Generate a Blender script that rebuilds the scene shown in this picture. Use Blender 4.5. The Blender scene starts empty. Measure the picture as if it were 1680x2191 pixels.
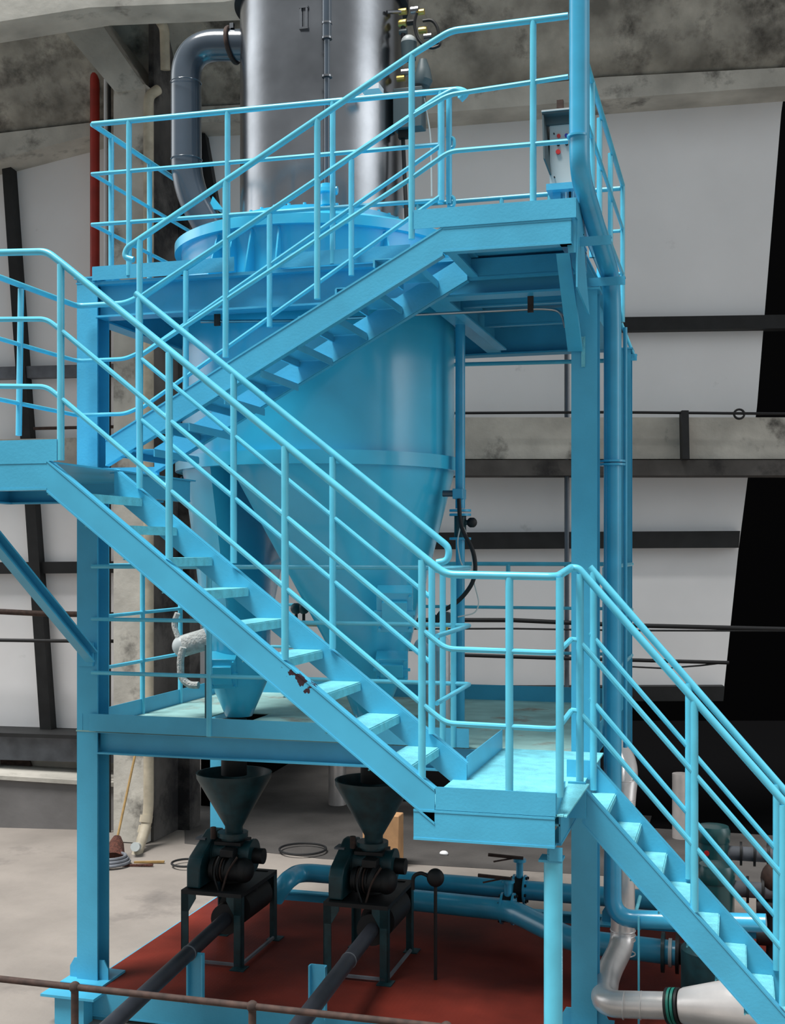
import bpy, bmesh, math, random
from mathutils import Vector, Matrix
random.seed(7)
C = bpy.context.scene.collection
SC = bpy.context.scene
# ------------------------------------------------------------------ camera
A = math.radians(15.7); SA, CA = math.sin(A), math.cos(A)
H = 3.12; F0 = 2600.0; HX, HY = 840.0, 1180.0
cam = bpy.data.cameras.new('camera'); camo = bpy.data.objects.new('camera', cam); C.objects.link(camo)
camo.location = (0, 0, H); camo.rotation_euler = (math.pi/2, 0, A)
cam.sensor_width = 36; cam.sensor_fit = 'AUTO'; cam.lens = F0/2191*36; cam.shift_y = (HY-1095.5)/2191
cam.clip_end = 200
SC.camera = camo
# ------------------------------------------------------------------ light
SC.view_settings.view_transform = 'Standard'; SC.view_settings.look = 'None'
SC.view_settings.gamma = 1; SC.view_settings.use_curve_mapping = False
SC.view_settings.exposure = 0.68
w = bpy.data.worlds.new('world'); SC.world = w; w.use_nodes = True
nt = w.node_tree; bg = nt.nodes['Background']
def lobe(d, k, amp, prev):
    dp = nt.nodes.new('ShaderNodeVectorMath'); dp.operation = 'DOT_PRODUCT'; dp.inputs[1].default_value = Vector(d).normalized(); nt.links.new(sky.outputs['Generated'], dp.inputs[0])
    mx_ = nt.nodes.new('ShaderNodeMath'); mx_.operation = 'MAXIMUM'; mx_.inputs[1].default_value = 0; nt.links.new(dp.outputs['Value'], mx_.inputs[0])
    pw = nt.nodes.new('ShaderNodeMath'); pw.operation = 'POWER'; pw.inputs[1].default_value = k; nt.links.new(mx_.outputs[0], pw.inputs[0])
    ad = nt.nodes.new('ShaderNodeMath'); ad.operation = 'MULTIPLY_ADD'; ad.inputs[1].default_value = amp; nt.links.new(pw.outputs[0], ad.inputs[0])
    if prev is None: ad.inputs[2].default_value = 1.0
    else: nt.links.new(prev, ad.inputs[2])
    return ad.outputs[0]
sky = nt.nodes.new('ShaderNodeTexCoord'); sep = nt.nodes.new('ShaderNodeSeparateXYZ'); rmp = nt.nodes.new('ShaderNodeValToRGB')
nt.links.new(sky.outputs['Generated'], sep.inputs[0]); nt.links.new(sep.outputs['Z'], rmp.inputs[0]); nt.links.new(rmp.outputs[0], bg.inputs[0])
rmp.color_ramp.elements[0].position = 0.0; rmp.color_ramp.elements[0].color = (0.48, 0.49, 0.50, 1)
rmp.color_ramp.elements[1].position = 0.55; rmp.color_ramp.elements[1].color = (0.93, 0.98, 1.0, 1)
st = lobe((.99, -.08, .22), 30, 8.0, None); st = lobe((-.99, .08, .28), 20, 6.0, st); 
mm = nt.nodes.new('ShaderNodeMath'); mm.operation = 'MULTIPLY'; mm.inputs[1].default_value = 0.31; nt.links.new(st, mm.inputs[0]); nt.links.new(mm.outputs[0], bg.inputs[1])
sd = bpy.data.lights.new('sun', 'SUN'); sd.energy = 3.7; sd.angle = math.radians(22); sd.color = (1, 0.98, 0.95)
so = bpy.data.objects.new('sun', sd); C.objects.link(so)
so.rotation_euler = Vector((0.26, 0.30, -1.0)).to_track_quat('-Z', 'Y').to_euler()

def P(px, py, Y=None, X=None, Z=None, f=None):
    """a point seen at photo pixel (px,py) lying on a known plane of the plant"""
    t = (px-HX)/F0
    if f is None:
        if Y is not None: f = Y/(t*SA+CA)
        elif X is not None: f = X/(t*CA-SA)
        else: f = (H-Z)*F0/(py-HY)
    return Vector((f*(t*CA-SA), f*(t*SA+CA), H-(py-HY)*f/F0))
def XY(px, Y): return P(px, HY, Y=Y).x
V = Vector
# ------------------------------------------------------------------ materials
def mat(name, col, rough=0.5, metal=0.0, var=0.0, scale=4.0, bump=0.0, bscale=40.0, dark=None, dthr=0.6, dscale=1.5, coat=0.0, spec=0.5):
    m = bpy.data.materials.new(name); m.use_nodes = True; t = m.node_tree; N = t.nodes; L = t.links
    b = N['Principled BSDF']; b.inputs['Roughness'].default_value = rough; b.inputs['Metallic'].default_value = metal
    b.inputs['Specular IOR Level'].default_value = spec
    b.inputs['Coat Weight'].default_value = coat; b.inputs['Coat Roughness'].default_value = 0.15
    b.inputs['Base Color'].default_value = (*col, 1)
    tc = N.new('ShaderNodeNewGeometry')
    out = None
    if var > 0:
        n = N.new('ShaderNodeTexNoise'); n.inputs['Scale'].default_value = scale; n.inputs['Detail'].default_value = 8
        L.new(tc.outputs['Position'], n.inputs['Vector'])
        r = N.new('ShaderNodeValToRGB'); r.color_ramp.elements[0].position = .3; r.color_ramp.elements[1].position = .7
        r.color_ramp.elements[0].color = (*[c*(1-var) for c in col], 1); r.color_ramp.elements[1].color = (*[min(1, c*(1+var)) for c in col], 1)
        L.new(n.outputs['Fac'], r.inputs[0]); out = r.outputs[0]
    if dark:
        n = N.new('ShaderNodeTexNoise'); n.inputs['Scale'].default_value = dscale; n.inputs['Detail'].default_value = 10; n.inputs['Roughness'].default_value = .65
        L.new(tc.outputs['Position'], n.inputs['Vector'])
        r = N.new('ShaderNodeValToRGB'); r.color_ramp.elements[0].position = dthr; r.color_ramp.elements[1].position = dthr+.14
        r.color_ramp.elements[0].color = (0, 0, 0, 1); r.color_ramp.elements[1].color = (1, 1, 1, 1)
        L.new(n.outputs['Fac'], r.inputs[0])
        mx = N.new('ShaderNodeMix'); mx.data_type = 'RGBA'; L.new(r.outputs[0], mx.inputs[0])
        if out: L.new(out, mx.inputs[6])
        else: mx.inputs[6].default_value = (*col, 1)
        mx.inputs[7].default_value = (*dark, 1); out = mx.outputs[2]
    if out: L.new(out, b.inputs['Base Color'])
    if bump > 0:
        n = N.new('ShaderNodeTexNoise'); n.inputs['Scale'].default_value = bscale; n.inputs['Detail'].default_value = 6
        L.new(tc.outputs['Position'], n.inputs['Vector'])
        bp = N.new('ShaderNodeBump'); bp.inputs['Strength'].default_value = bump; bp.inputs['Distance'].default_value = .02
        L.new(n.outputs['Fac'], bp.inputs['Height']); L.new(bp.outputs[0], b.inputs['Normal'])
    return m
BLUE = (0.062, 0.40, 0.61)
M = {}
M['blue'] = mat('blue_paint', BLUE, .42, var=.10, scale=3, bump=.06, bscale=60, coat=.15)
M['rail'] = mat('blue_rail_paint', (0.10, 0.52, 0.70), .34, var=.10, scale=6, coat=.25)
M['vessel'] = mat('blue_vessel_paint', (0.05, 0.54, 0.80), .27, var=.08, scale=2, coat=.6)
M['tread'] = mat('worn_blue_tread', (0.16, 0.56, 0.66), .6, var=.18, scale=14, bump=.5, bscale=90)
M['deck'] = mat('dusty_deck', (0.26, 0.46, 0.44), .8, var=.25, scale=3, dark=(.23, .15, .10), dthr=.56, dscale=2.2)
M['pipe'] = mat('blue_pipe_paint', (0.04, 0.36, 0.58), .3, var=.12, scale=5, coat=.3)
M['dkpipe'] = mat('dark_rubber_pipe', (0.022, 0.024, 0.032), .5, var=.2, scale=8)
M['teal'] = mat('dark_teal_enamel', (0.004, 0.036, 0.045), .5, var=.5, scale=9, coat=.08)
M['pumpteal'] = mat('pump_teal_enamel', (0.010, 0.085, 0.092), .35, var=.2, coat=.4)
M['black'] = mat('black_grime', (0.004, 0.0045, 0.006), .6, var=.4, scale=10)
M['rust'] = mat('rusty_iron', (0.045, 0.024, 0.018), .8, var=.5, scale=20)
M['steel'] = mat('stainless_steel', (0.29, 0.30, 0.32), .22, metal=1.0, var=.32, scale=1.6, bump=.03, bscale=10)
M['duct'] = mat('grey_duct_paint', (0.055, 0.075, 0.10), .2, var=.15, scale=3, coat=.6)
M['alu'] = mat('aluminium_cladding', (0.70, 0.66, 0.64), .3, metal=.45, var=.12, scale=5, bump=.08, bscale=16)
M['white'] = mat('white_panel', (0.86, 0.86, 0.87), .8, var=.05, scale=.8, bump=.1, bscale=5, dark=(.42, .41, .40), dthr=.66, dscale=1.3)
M['whitepaint'] = mat('white_paint', (0.75, 0.76, 0.78), .6, var=.06)
M['conc'] = mat('concrete', (0.50, 0.48, 0.43), .9, var=.25, scale=2, bump=.35, bscale=12, dark=(.10, .095, .085), dthr=.56, dscale=1.6)
M['vault'] = mat('rough_vault_concrete', (0.36, 0.34, 0.295), .95, var=.5, scale=2.3, bump=1.0, bscale=3.2, dark=(.085, .078, .068), dthr=.50, dscale=1.3)
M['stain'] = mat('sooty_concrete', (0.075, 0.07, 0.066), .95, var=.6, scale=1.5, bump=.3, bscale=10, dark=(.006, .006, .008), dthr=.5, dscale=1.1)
M['kerb'] = mat('grey_plaster', (0.17, 0.165, 0.165), .9, var=.15, scale=2, bump=.2, bscale=8)
M['floor'] = mat('dusty_concrete_floor', (0.225, 0.20, 0.178), .85, var=.16, scale=1.2, bump=.2, bscale=14, dark=(.13, .115, .105), dthr=.58, dscale=.8)
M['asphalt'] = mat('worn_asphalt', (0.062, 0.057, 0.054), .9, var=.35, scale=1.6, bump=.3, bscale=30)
M['void'] = mat('shade_black_interior', (0.0012, 0.0012, 0.0015), .95, spec=.05)  # darkness of the unlit bay is put into this colour
M['girt'] = mat('dark_steel_girt', (0.009, 0.010, 0.011), .7, var=.4, scale=6)
M['girtgrey'] = mat('grey_steel_girt', (0.12, 0.13, 0.15), .7, var=.3, scale=5)
M['redpipe'] = mat('red_pipe_paint', (0.34, 0.022, 0.012), .5, var=.2, scale=5)
M['ltgrey'] = mat('light_grey_enamel', (0.50, 0.54, 0.54), .45, var=.05)
M['dkgrey'] = mat('slate_grey_enamel', (0.07, 0.10, 0.11), .5, var=.1)
M['brass'] = mat('brass', (0.55, 0.42, 0.12), .4, metal=.7)
M['redbtn'] = mat('red_plastic', (0.65, 0.03, 0.03), .4)
M['bluebtn'] = mat('blue_plastic', (0.03, 0.05, 0.4), .4)
M['hosewhite'] = mat('white_hose', (0.6, 0.62, 0.6), .5)
M['lag'] = mat('cloth_lagging', (0.55, 0.55, 0.52), .9, var=.25, scale=25, bump=.8, bscale=60)
M['wood'] = mat('bamboo', (0.32, 0.20, 0.07), .7, var=.2, scale=12)
M['brown'] = mat('brown_bristle', (0.09, 0.03, 0.02), .95, var=.5, scale=30, bump=1, bscale=90)
M['tan'] = mat('tan_cardboard', (0.48, 0.27, 0.13), .8, var=.2, scale=6)
M['green'] = mat('green_gasket', (0.01, 0.16, 0.12), .5, var=.3, scale=20)
M['drain'] = mat('grimy_cream_pipe', (0.42, 0.37, 0.28), .6, var=.3, scale=5)
# red checker plate: small raised lozenges
m = mat('red_checker_plate', (0.13, 0.018, 0.011), .6, var=.45, scale=1.7); M['red'] = m
t = m.node_tree; N = t.nodes; L = t.links; N['Principled BSDF'].inputs['Specular IOR Level'].default_value = .15
tc = N.new('ShaderNodeNewGeometry'); mp = N.new('ShaderNodeMapping'); mp.inputs['Rotation'].default_value = (0, 0, .785)
wv = N.new('ShaderNodeTexChecker'); wv.inputs['Scale'].default_value = 42
L.new(tc.outputs['Position'], mp.inputs[0]); L.new(mp.outputs[0], wv.inputs[0])
bp = N.new('ShaderNodeBump'); bp.inputs['Strength'].default_value = .5; bp.inputs['Distance'].default_value = .01
L.new(wv.outputs['Fac'], bp.inputs['Height']); L.new(bp.outputs[0], N['Principled BSDF'].inputs['Normal'])
# blue paint with one rust-scabbed spot on the flight's stringer
m = mat('blue_paint_rusted', BLUE, .42, var=.10, scale=3, coat=.1); M['bluerust'] = m
t = m.node_tree; N = t.nodes; L = t.links; b = N['Principled BSDF']; src = b.inputs['Base Color'].links[0].from_socket
g = N.new('ShaderNodeNewGeometry'); sb = N.new('ShaderNodeVectorMath'); sb.operation = 'SUBTRACT'; L.new(g.outputs['Position'], sb.inputs[0])
sb.inputs[1].default_value = P(648, 1462, Y=5.95); sl = (P(930, 1689, Y=5.95)-P(130, 1000, Y=5.95)).normalized()
d1 = N.new('ShaderNodeVectorMath'); d1.operation = 'DOT_PRODUCT'; L.new(sb.outputs[0], d1.inputs[0]); d1.inputs[1].default_value = sl*.28
d2 = N.new('ShaderNodeVectorMath'); d2.operation = 'DOT_PRODUCT'; L.new(sb.outputs[0], d2.inputs[0]); d2.inputs[1].default_value = V((-sl.z, 0, sl.x))
cx_ = N.new('ShaderNodeCombineXYZ'); L.new(d1.outputs['Value'], cx_.inputs[0]); L.new(d2.outputs['Value'], cx_.inputs[1])
vd = N.new('ShaderNodeVectorMath'); vd.operation = 'LENGTH'; L.new(cx_.outputs[0], vd.inputs[0])
nz = N.new('ShaderNodeTexNoise'); nz.inputs['Scale'].default_value = 22; nz.inputs['Detail'].default_value = 8
L.new(g.outputs['Position'], nz.inputs['Vector'])
ma = N.new('ShaderNodeMath'); ma.operation = 'MULTIPLY_ADD'; ma.inputs[1].default_value = .12; L.new(nz.outputs['Fac'], ma.inputs[0]); L.new(vd.outputs['Value'], ma.inputs[2])
lt = N.new('ShaderNodeMath'); lt.operation = 'LESS_THAN'; lt.inputs[1].default_value = .082; L.new(ma.outputs[0], lt.inputs[0])
mx = N.new('ShaderNodeMix'); mx.data_type = 'RGBA'; L.new(lt.outputs[0], mx.inputs[0]); L.new(src, mx.inputs[6]); mx.inputs[7].default_value = (.03, .012, .02, 1)
L.new(mx.outputs[2], b.inputs['Base Color'])

# ------------------------------------------------------------------ mesh helpers
def fillet(pts, r, n=6):
    pts = [V(p) for p in pts]; out = [pts[0]]
    for i in range(1, len(pts)-1):
        a, b, c = pts[i-1], pts[i], pts[i+1]
        d1 = (a-b); d2 = (c-b); k = min(r, d1.length*.48, d2.length*.48)
        p0 = b+d1.normalized()*k; p1 = b+d2.normalized()*k
        for j in range(n+1):
            s = j/n; out.append((1-s)**2*p0+2*s*(1-s)*b+s*s*p1)
    out.append(pts[-1]); return out
class MB:
    def __init__(s): s.bm = bmesh.new()
    def box(s, lo, hi):
        lo, hi = V(lo), V(hi); return s.obox((lo+hi)/2, V((1, 0, 0)), V((0, 1, 0)), (hi-lo))
    def obox(s, c, u, v, size):
        c = V(c); u = V(u).normalized(); w_ = u.cross(V(v)).normalized(); v = w_.cross(u)
        vs = []
        for k in (-.5, .5):
            for j in (-.5, .5):
                for i in (-.5, .5): vs.append(s.bm.verts.new(c+u*i*size[0]+v*j*size[1]+w_*k*size[2]))
        for q in ((0, 2, 3, 1), (4, 5, 7, 6), (0, 1, 5, 4), (2, 6, 7, 3), (0, 4, 6, 2), (1, 3, 7, 5)): s.bm.faces.new([vs[i] for i in q])
        return s
    def bar(s, p0, p1, wd, ht, up=(0, 0, 1)):
        p0, p1 = V(p0), V(p1); d = p1-p0; u = d.normalized(); side = V(up).cross(u).normalized()
        return s.obox((p0+p1)/2, u, side, (d.length, wd, ht))
    def prism(s, poly, vec):
        vec = V(vec); a = [s.bm.verts.new(V(p)) for p in poly]; b = [s.bm.verts.new(V(p)+vec) for p in poly]
        s.bm.faces.new(a); s.bm.faces.new(b[::-1]); n = len(a)
        for i in range(n): s.bm.faces.new((a[i], b[i], b[(i+1) % n], a[(i+1) % n]))
        return s
    def rings(s, rs, cap=True, closed=False):
        vr = [[s.bm.verts.new(p) for p in r] for r in rs]; n = len(vr[0])
        m_ = len(vr) if closed else len(vr)-1
        for i in range(m_):
            A_, B_ = vr[i], vr[(i+1) % len(vr)]
            for j in range(n): s.bm.faces.new((A_[j], A_[(j+1) % n], B_[(j+1) % n], B_[j]))
        if cap and not closed: s.bm.faces.new(vr[0][::-1]); s.bm.faces.new(vr[-1])
        return s
    def tube(s, pts, r, n=10, cap=True, closed=False):
        pts = [V(p) for p in pts]; K = len(pts); rs = []
        rad = r if isinstance(r, (list, tuple)) else [r]*K
        prev = None
        for i in range(K):
            if closed: d = (pts[(i+1) % K]-pts[i-1]).normalized(); sc = 1
            else:
                d0 = (pts[i]-pts[i-1]).normalized() if i > 0 else None
                d1 = (pts[i+1]-pts[i]).normalized() if i < K-1 else None
                d = (d0 or d1) if (d0 is None or d1 is None) else ((d0+d1).normalized() if (d0+d1).length > 1e-4 else d1)
            if prev is None:
                ref = V((0, 0, 1)) if abs(d.z) < .9 else V((1, 0, 0)); nx = ref.cross(d).normalized()
            else: nx = (prev-d*prev.dot(d)).normalized()
            prev = nx; ny = d.cross(nx)
            rs.append([pts[i]+(nx*math.cos(2*math.pi*j/n)+ny*math.sin(2*math.pi*j/n))*rad[i] for j in range(n)])
        return s.rings(rs, cap, closed)
    def cyl(s, p0, p1, r, r1=None, n=24): return s.tube([p0, p1], [r, r if r1 is None else r1], n)
    def lathe(s, c, prof, n=48, cap=True, axis='z'):
        c = V(c); rs = []
        for r, z in prof:
            rs.append([c+V((r*math.cos(2*math.pi*j/n), r*math.sin(2*math.pi*j/n), z)) for j in range(n)])
        return s.rings(rs, cap)
    def ball(s, c, r, n=14):
        c = V(c); rr = r if isinstance(r, (tuple, list)) else (r, r, r)
        rs = []
        for i in range(1, n):
            a = math.pi*i/n; rs.append([c+V((rr[0]*math.sin(a)*math.cos(2*math.pi*j/(2*n)), rr[1]*math.sin(a)*math.sin(2*math.pi*j/(2*n)), -rr[2]*math.cos(a))) for j in range(2*n)])
        return s.rings(rs, True)
    def hbeam(s, p0, p1, wd, ht, up=(0, 0, 1), tf=.012, tw=.009):
        p0, p1, up = V(p0), V(p1), V(up); u = (p1-p0).normalized(); side = up.cross(u).normalized(); up = u.cross(side)
        s.bar(p0+up*(ht/2-tf/2), p1+up*(ht/2-tf/2), wd, tf, up); s.bar(p0-up*(ht/2-tf/2), p1-up*(ht/2-tf/2), wd, tf, up)
        return s.bar(p0, p1, tw, ht-2*tf, up)
    def channel(s, p0, p1, wd, ht, out, tf=.012):
        """web on the side given by out, flanges behind it"""
        p0, p1 = V(p0), V(p1); u = (p1-p0).normalized(); out = V(out).normalized(); up = u.cross(out).normalized()
        if up.z < 0: up = -up
        s.obox((p0+p1)/2-out*.005, u, up, ((p1-p0).length, ht-2*tf, .010))
        for k in (-1, 1): s.obox((p0+p1)/2-out*(wd/2-.003)+up*k*(ht/2-tf/2), u, up, ((p1-p0).length, tf, wd))
        return s
    def build(s, name, mt, parent=None, bevel=0.0, smooth=35):
        bmesh.ops.recalc_face_normals(s.bm, faces=s.bm.faces)
        me = bpy.data.meshes.new(name); s.bm.to_mesh(me); s.bm.free(); me.materials.append(M[mt] if isinstance(mt, str) else mt)
        for p in me.polygons: p.use_smooth = True
        me.set_sharp_from_angle(angle=math.radians(smooth))
        o = bpy.data.objects.new(name, me); C.objects.link(o)
        if parent is None:
            xs = [v.co.x for v in me.vertices]; ys = [v.co.y for v in me.vertices]; zs = [v.co.z for v in me.vertices]
            org = V(((min(xs)+max(xs))/2, (min(ys)+max(ys))/2, min(zs)))
            me.transform(Matrix.Translation(-org)); o.location = org
        else:
            r_ = parent
            while r_.parent: r_ = r_.parent
            me.transform(Matrix.Translation(-V(r_.location))); o.parent = parent
        if bevel: 
            b_ = o.modifiers.new('bevel', 'BEVEL'); b_.width = bevel; b_.segments = 2; b_.limit_method = 'ANGLE'
        return o
def tag(o, label=None, cat=None, group=None, kind=None):
    if label: o['label'] = label
    if cat: o['category'] = cat
    if group: o['group'] = group
    if kind: o['kind'] = kind
    return o
def thing(name, loc, label, cat, group=None):
    o = bpy.data.objects.new(name, None); o.empty_display_size = .2; o.location = loc; C.objects.link(o)
    return tag(o, label, cat, group)
def copy_tree(o, parent=None):
    c = o.copy(); C.objects.link(c); c.parent = parent
    for ch in list(o.children): copy_tree(ch, c)
    return c

# ------------------------------------------------------------------ the building behind
GZ = -0.23
B8 = math.tan(math.radians(6.5)); FW = 15.0
def W(px, py, off=0.0):
    t_ = (px-HX)/F0; f = (FW-off)/(1+t_*B8); return P(px, py, f=f)
WN = (V((SA, -CA, 0))*math.cos(math.radians(6.5)) + V((CA, SA, 0))*math.sin(math.radians(6.5)))*-1  # away from the camera
WN = V((-SA, CA, 0))*math.cos(math.radians(6.5)) + V((CA, SA, 0))*math.sin(math.radians(6.5))
def wp(name, poly, off, thick, mt, kind='structure', **k):
    o = MB().prism([W(x, y, off) for x, y in poly], WN*thick).build(name, mt, **k)
    if kind: o['kind'] = kind
    return o
fl = MB().box((-16, -2, GZ-.2), (12, 26, GZ)).build('floor', 'floor'); fl['kind'] = 'structure'
wp('wall_back', [(-260, 60), (1705, 20), (1672, 240), (1620, 870), (1580, 1180), (1549, 1478), (430, 1478), (430, 1592), (-260, 1560)], 0, .25, 'white')
wp('trim_1', [(-260, 262), (-260, 395), (0, 340), (195, 289), (430, 262), (905, 244), (1290, 213), (1760, 178), (1760, 140), (1290, 165), (905, 205), (430, 228), (195, 262), (0, 285)], .5, .5, 'conc')
# concrete girder with a pipe-like lower lip, dark girts
wp('trim_2', [(960, 893), (1760, 893), (1760, 982), (960, 982)], .35, .35, 'conc')
wp('trim_3', [(960, 984), (1760, 984), (1760, 1017), (960, 1017)], .45, .45, 'stain')
wp('trim_4', [(960, 684), (1760, 672), (1760, 701), (960, 713)], .15, .2, 'girt')
wp('trim_5', [(430, 1142), (1584, 1136), (1581, 1172), (430, 1178)], .15, .2, 'girt')
wp('trim_6', [(430, 1471), (1551, 1469), (1548, 1500), (430, 1502)], .2, .3, 'girt')
wp('trim_7', [(-260, 792), (250, 778), (250, 803), (-260, 817)], .15, .2, 'girtgrey')
wp('trim_8', [(-260, 1205), (250, 1201), (250, 1226), (-260, 1230)], .12, .2, 'girt')
wp('trim_9', [(-260, 945), (250, 935), (250, 1000), (-260, 1010)], .2, .2, 'conc')
wp('trim_10', [(-260, 1568), (250, 1584), (250, 1633), (-260, 1618)], .35, .4, 'girtgrey')
wp('trim_11', [(-260, 1560), (250, 1576), (250, 1584), (-260, 1568)], .55, .6, 'girt')
wp('wall_base', [(-260, 1612), (250, 1630), (250, 1700), (-260, 1680)], .1, .3, 'conc')
wp('kerb_wall', [(-260, 1650), (250, 1683), (250, 1790), (-260, 1752)], .8, .75, 'kerb')
wp('trim_12', [(-260, 1644), (250, 1675), (250, 1684), (-260, 1652)], .84, .8, 'conc')
# leaning dark posts of the wall frame
for i, (a, b, w0) in enumerate([((2, 330), (97, 1590), 24), ((408, 285), (470, 600), 38)]):
    wp('trim_%d' % (13+i), [(a[0], a[1]), (a[0]+w0*.8, a[1]), (b[0]+w0*.6, b[1]), (b[0]-w0*.4, b[1])], .18, .2, 'girt')
# inside of the next bay, black painted in for shade: far wall, end wall, roof
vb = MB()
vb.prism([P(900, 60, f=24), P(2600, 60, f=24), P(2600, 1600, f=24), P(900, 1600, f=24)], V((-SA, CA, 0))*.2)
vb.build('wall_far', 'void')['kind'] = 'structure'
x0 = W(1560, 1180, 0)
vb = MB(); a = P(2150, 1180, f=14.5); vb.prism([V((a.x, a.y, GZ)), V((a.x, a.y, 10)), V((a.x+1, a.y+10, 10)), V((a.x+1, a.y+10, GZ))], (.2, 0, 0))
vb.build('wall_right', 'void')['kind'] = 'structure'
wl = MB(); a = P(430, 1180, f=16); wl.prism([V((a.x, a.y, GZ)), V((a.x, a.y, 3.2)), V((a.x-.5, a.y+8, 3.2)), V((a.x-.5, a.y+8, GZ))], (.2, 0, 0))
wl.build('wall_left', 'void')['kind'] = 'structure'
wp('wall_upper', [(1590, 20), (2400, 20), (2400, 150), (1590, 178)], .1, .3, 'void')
# near-black floor slab inside the opening, its shade put into the colour
vb = MB(); vb.box((-1.0, 15.0, GZ), (12, 32, GZ+.008)); vb.box((-5.2, 15.7, GZ), (-1, 32, GZ+.008)); o = vb.build('floor_shade', 'void'); o['kind'] = 'structure'
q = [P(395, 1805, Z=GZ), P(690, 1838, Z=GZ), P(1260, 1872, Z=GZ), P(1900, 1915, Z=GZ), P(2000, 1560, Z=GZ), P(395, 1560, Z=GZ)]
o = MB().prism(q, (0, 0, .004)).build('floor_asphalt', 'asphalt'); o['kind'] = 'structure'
# rough concrete vault springing over the wall, towards the yard
def lintel(x):
    pl_ = [(-600, 285), (0, 285), (195, 262), (430, 228), (905, 205), (1290, 165), (1760, 140), (2600, 100)]
    for (xa, ya_), (xb, yb2) in zip(pl_, pl_[1:]):
        if xa <= x <= xb: return ya_+(yb2-ya_)*(x-xa)/(xb-xa)
    return 100
vm = MB(); NU, NV = 60, 14; g = []
for j in range(NV+1):
    s_ = j/NV; row = []
    for i in range(NU+1):
        px = -500+(2400)*i/NU
        b0 = W(px, lintel(px)+8, .45)
        d = -WN; p = b0+d*(3.1*s_)+V((0, 0, 3.3*math.sin(s_*math.pi/2)))
        p += V((0, 0, .08*s_*math.sin(px*.013+s_*5)))
        row.append(vm.bm.verts.new(p))
    g.append(row)
for j in range(NV):
    for i in range(NU): vm.bm.faces.new((g[j][i], g[j][i+1], g[j+1][i+1], g[j+1][i]))
o = vm.build('ceiling', 'vault'); o['kind'] = 'structure'
so_ = o.modifiers.new('t', 'SOLIDIFY'); so_.thickness = .25; so_.offset = 1
# pillar with haunch, top beam
def fbox(name, px0, px1, py0, py1, f, depth, mt, sidemt=None, kind='structure'):
    a = P(px0, py0, f=f); b = P(px1, py1, Y=a.y); b = P(px1, py1, f=f)
    u = V((CA, SA, 0)); zt, zb = a.z, P(px0, py1, f=f).z
    ux = (px1-px0)/F0*f
    Y_ = V((0, 1, 0))
    X_ = V((1, 0, 0))
    # front runs along world X, depth along Y
    pr = [V((a.x, a.y, zb)), V((a.x+ux, a.y, zb)), V((a.x+ux, a.y, zt)), V((a.x, a.y, zt))]
    o = MB().prism(pr, Y_*depth).build(name, mt)
    if kind: o['kind'] = kind
    return o
pil = fbox('concrete_pillar', 243, 318, 188, 1800, 14.0, .95, 'conc')
pil2 = fbox('stained_pillar_side', 318, 330, -250, 1800, 14.03, .93, 'stain')
pil3 = fbox('stained_wall_strip', 336, 412, -250, 1790, 14.7, .3, 'stain')
o = MB().prism([P(100, 22, f=13.9), P(188, 8, f=13.9), P(312, 190, f=13.9), P(246, 196, f=13.9)], V((0, 1, 0))*.7).build('pillar_haunch', 'conc'); o['kind'] = 'structure'
o = MB().prism([P(-300, -200, f=12.6), P(760, -330, f=12.6), P(700, -40, f=12.6), P(480, 4, f=12.6), P(190, 16, f=12.6), P(0, 46, f=12.6), P(-300, 95, f=12.6)], V((0, 1, 0))*.45).build('roof_beam', 'conc'); o['kind'] = 'structure'

def run(name, pts, r, mt, label, cat, fil=.0, n=12, group=None):
    o = MB().tube(fillet(pts, fil) if fil else pts, r, n).build(name, mt); return tag(o, label, cat, group)
a = P(203, 585, f=14.7)
run('fire_pipe', [V((a.x, a.y, GZ)), V((a.x, a.y, P(203, -60, f=14.7).z))], .057, 'redpipe', 'thick red pipe rising in front of the concrete pillar, topmost left', 'pipe')
a = P(226, 585, f=14.6)
run('conduit', [V((a.x, a.y, GZ)), V((a.x, a.y, P(203, 170, f=14.6).z))], .022, 'whitepaint', 'thin white vertical conduit right of the red pipe', 'pipe')
a = P(234, 585, f=14.5)
run('conduit', [V((a.x, a.y, GZ)), V((a.x, a.y, P(203, 170, f=14.5).z))], .02, 'black', 'thin black vertical conduit beside the white conduit and the pillar', 'pipe')
d = thing('drain_pipe', P(312, 1790, f=13.8), 'grimy cream drainpipe on the pillar with an elbow above the floor', 'pipe')
tp = P(318, 205, f=13.8); bt = P(316, 1745, f=13.8)
MB().tube(fillet([P(338, 192, f=13.9), V((tp.x, tp.y, tp.z)), V((tp.x, tp.y, bt.z+.08)), P(312, 1770, f=13.75), P(295, 1822, f=13.5), P(289, 1838, f=13.45)], .12), .058, 14).build('pipe', 'drain', d)
for y in (1752, 1775): MB().cyl(P(315-(y-1745)*.15, y-8, f=13.78), P(313-(y-1745)*.2, y+8, f=13.76), .072).build('coupling', 'drain', d)
MB().cyl(P(293, 1812, f=13.45), P(289, 1812, f=13.3), .05).build('end_cap', 'ltgrey', d)
d = thing('roof_drain', P(338, 100, f=13.6), 'short grimy pipe stub with open mouth high on the stained pillar', 'pipe')
MB().tube(fillet([P(338, 38, f=13.3), P(340, 42, f=13.6), P(352, 60, f=13.7), P(354, 150, f=13.8)], .1), .055, 14).build('pipe', 'drain', d)
MB().tube([P(338, 38, f=13.3)+V((.05*math.cos(q), 0, .05*math.sin(q))) for q in [i*math.pi/8 for i in range(16)]], .012, 6, closed=True).build('rim', 'drain', d)
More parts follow.
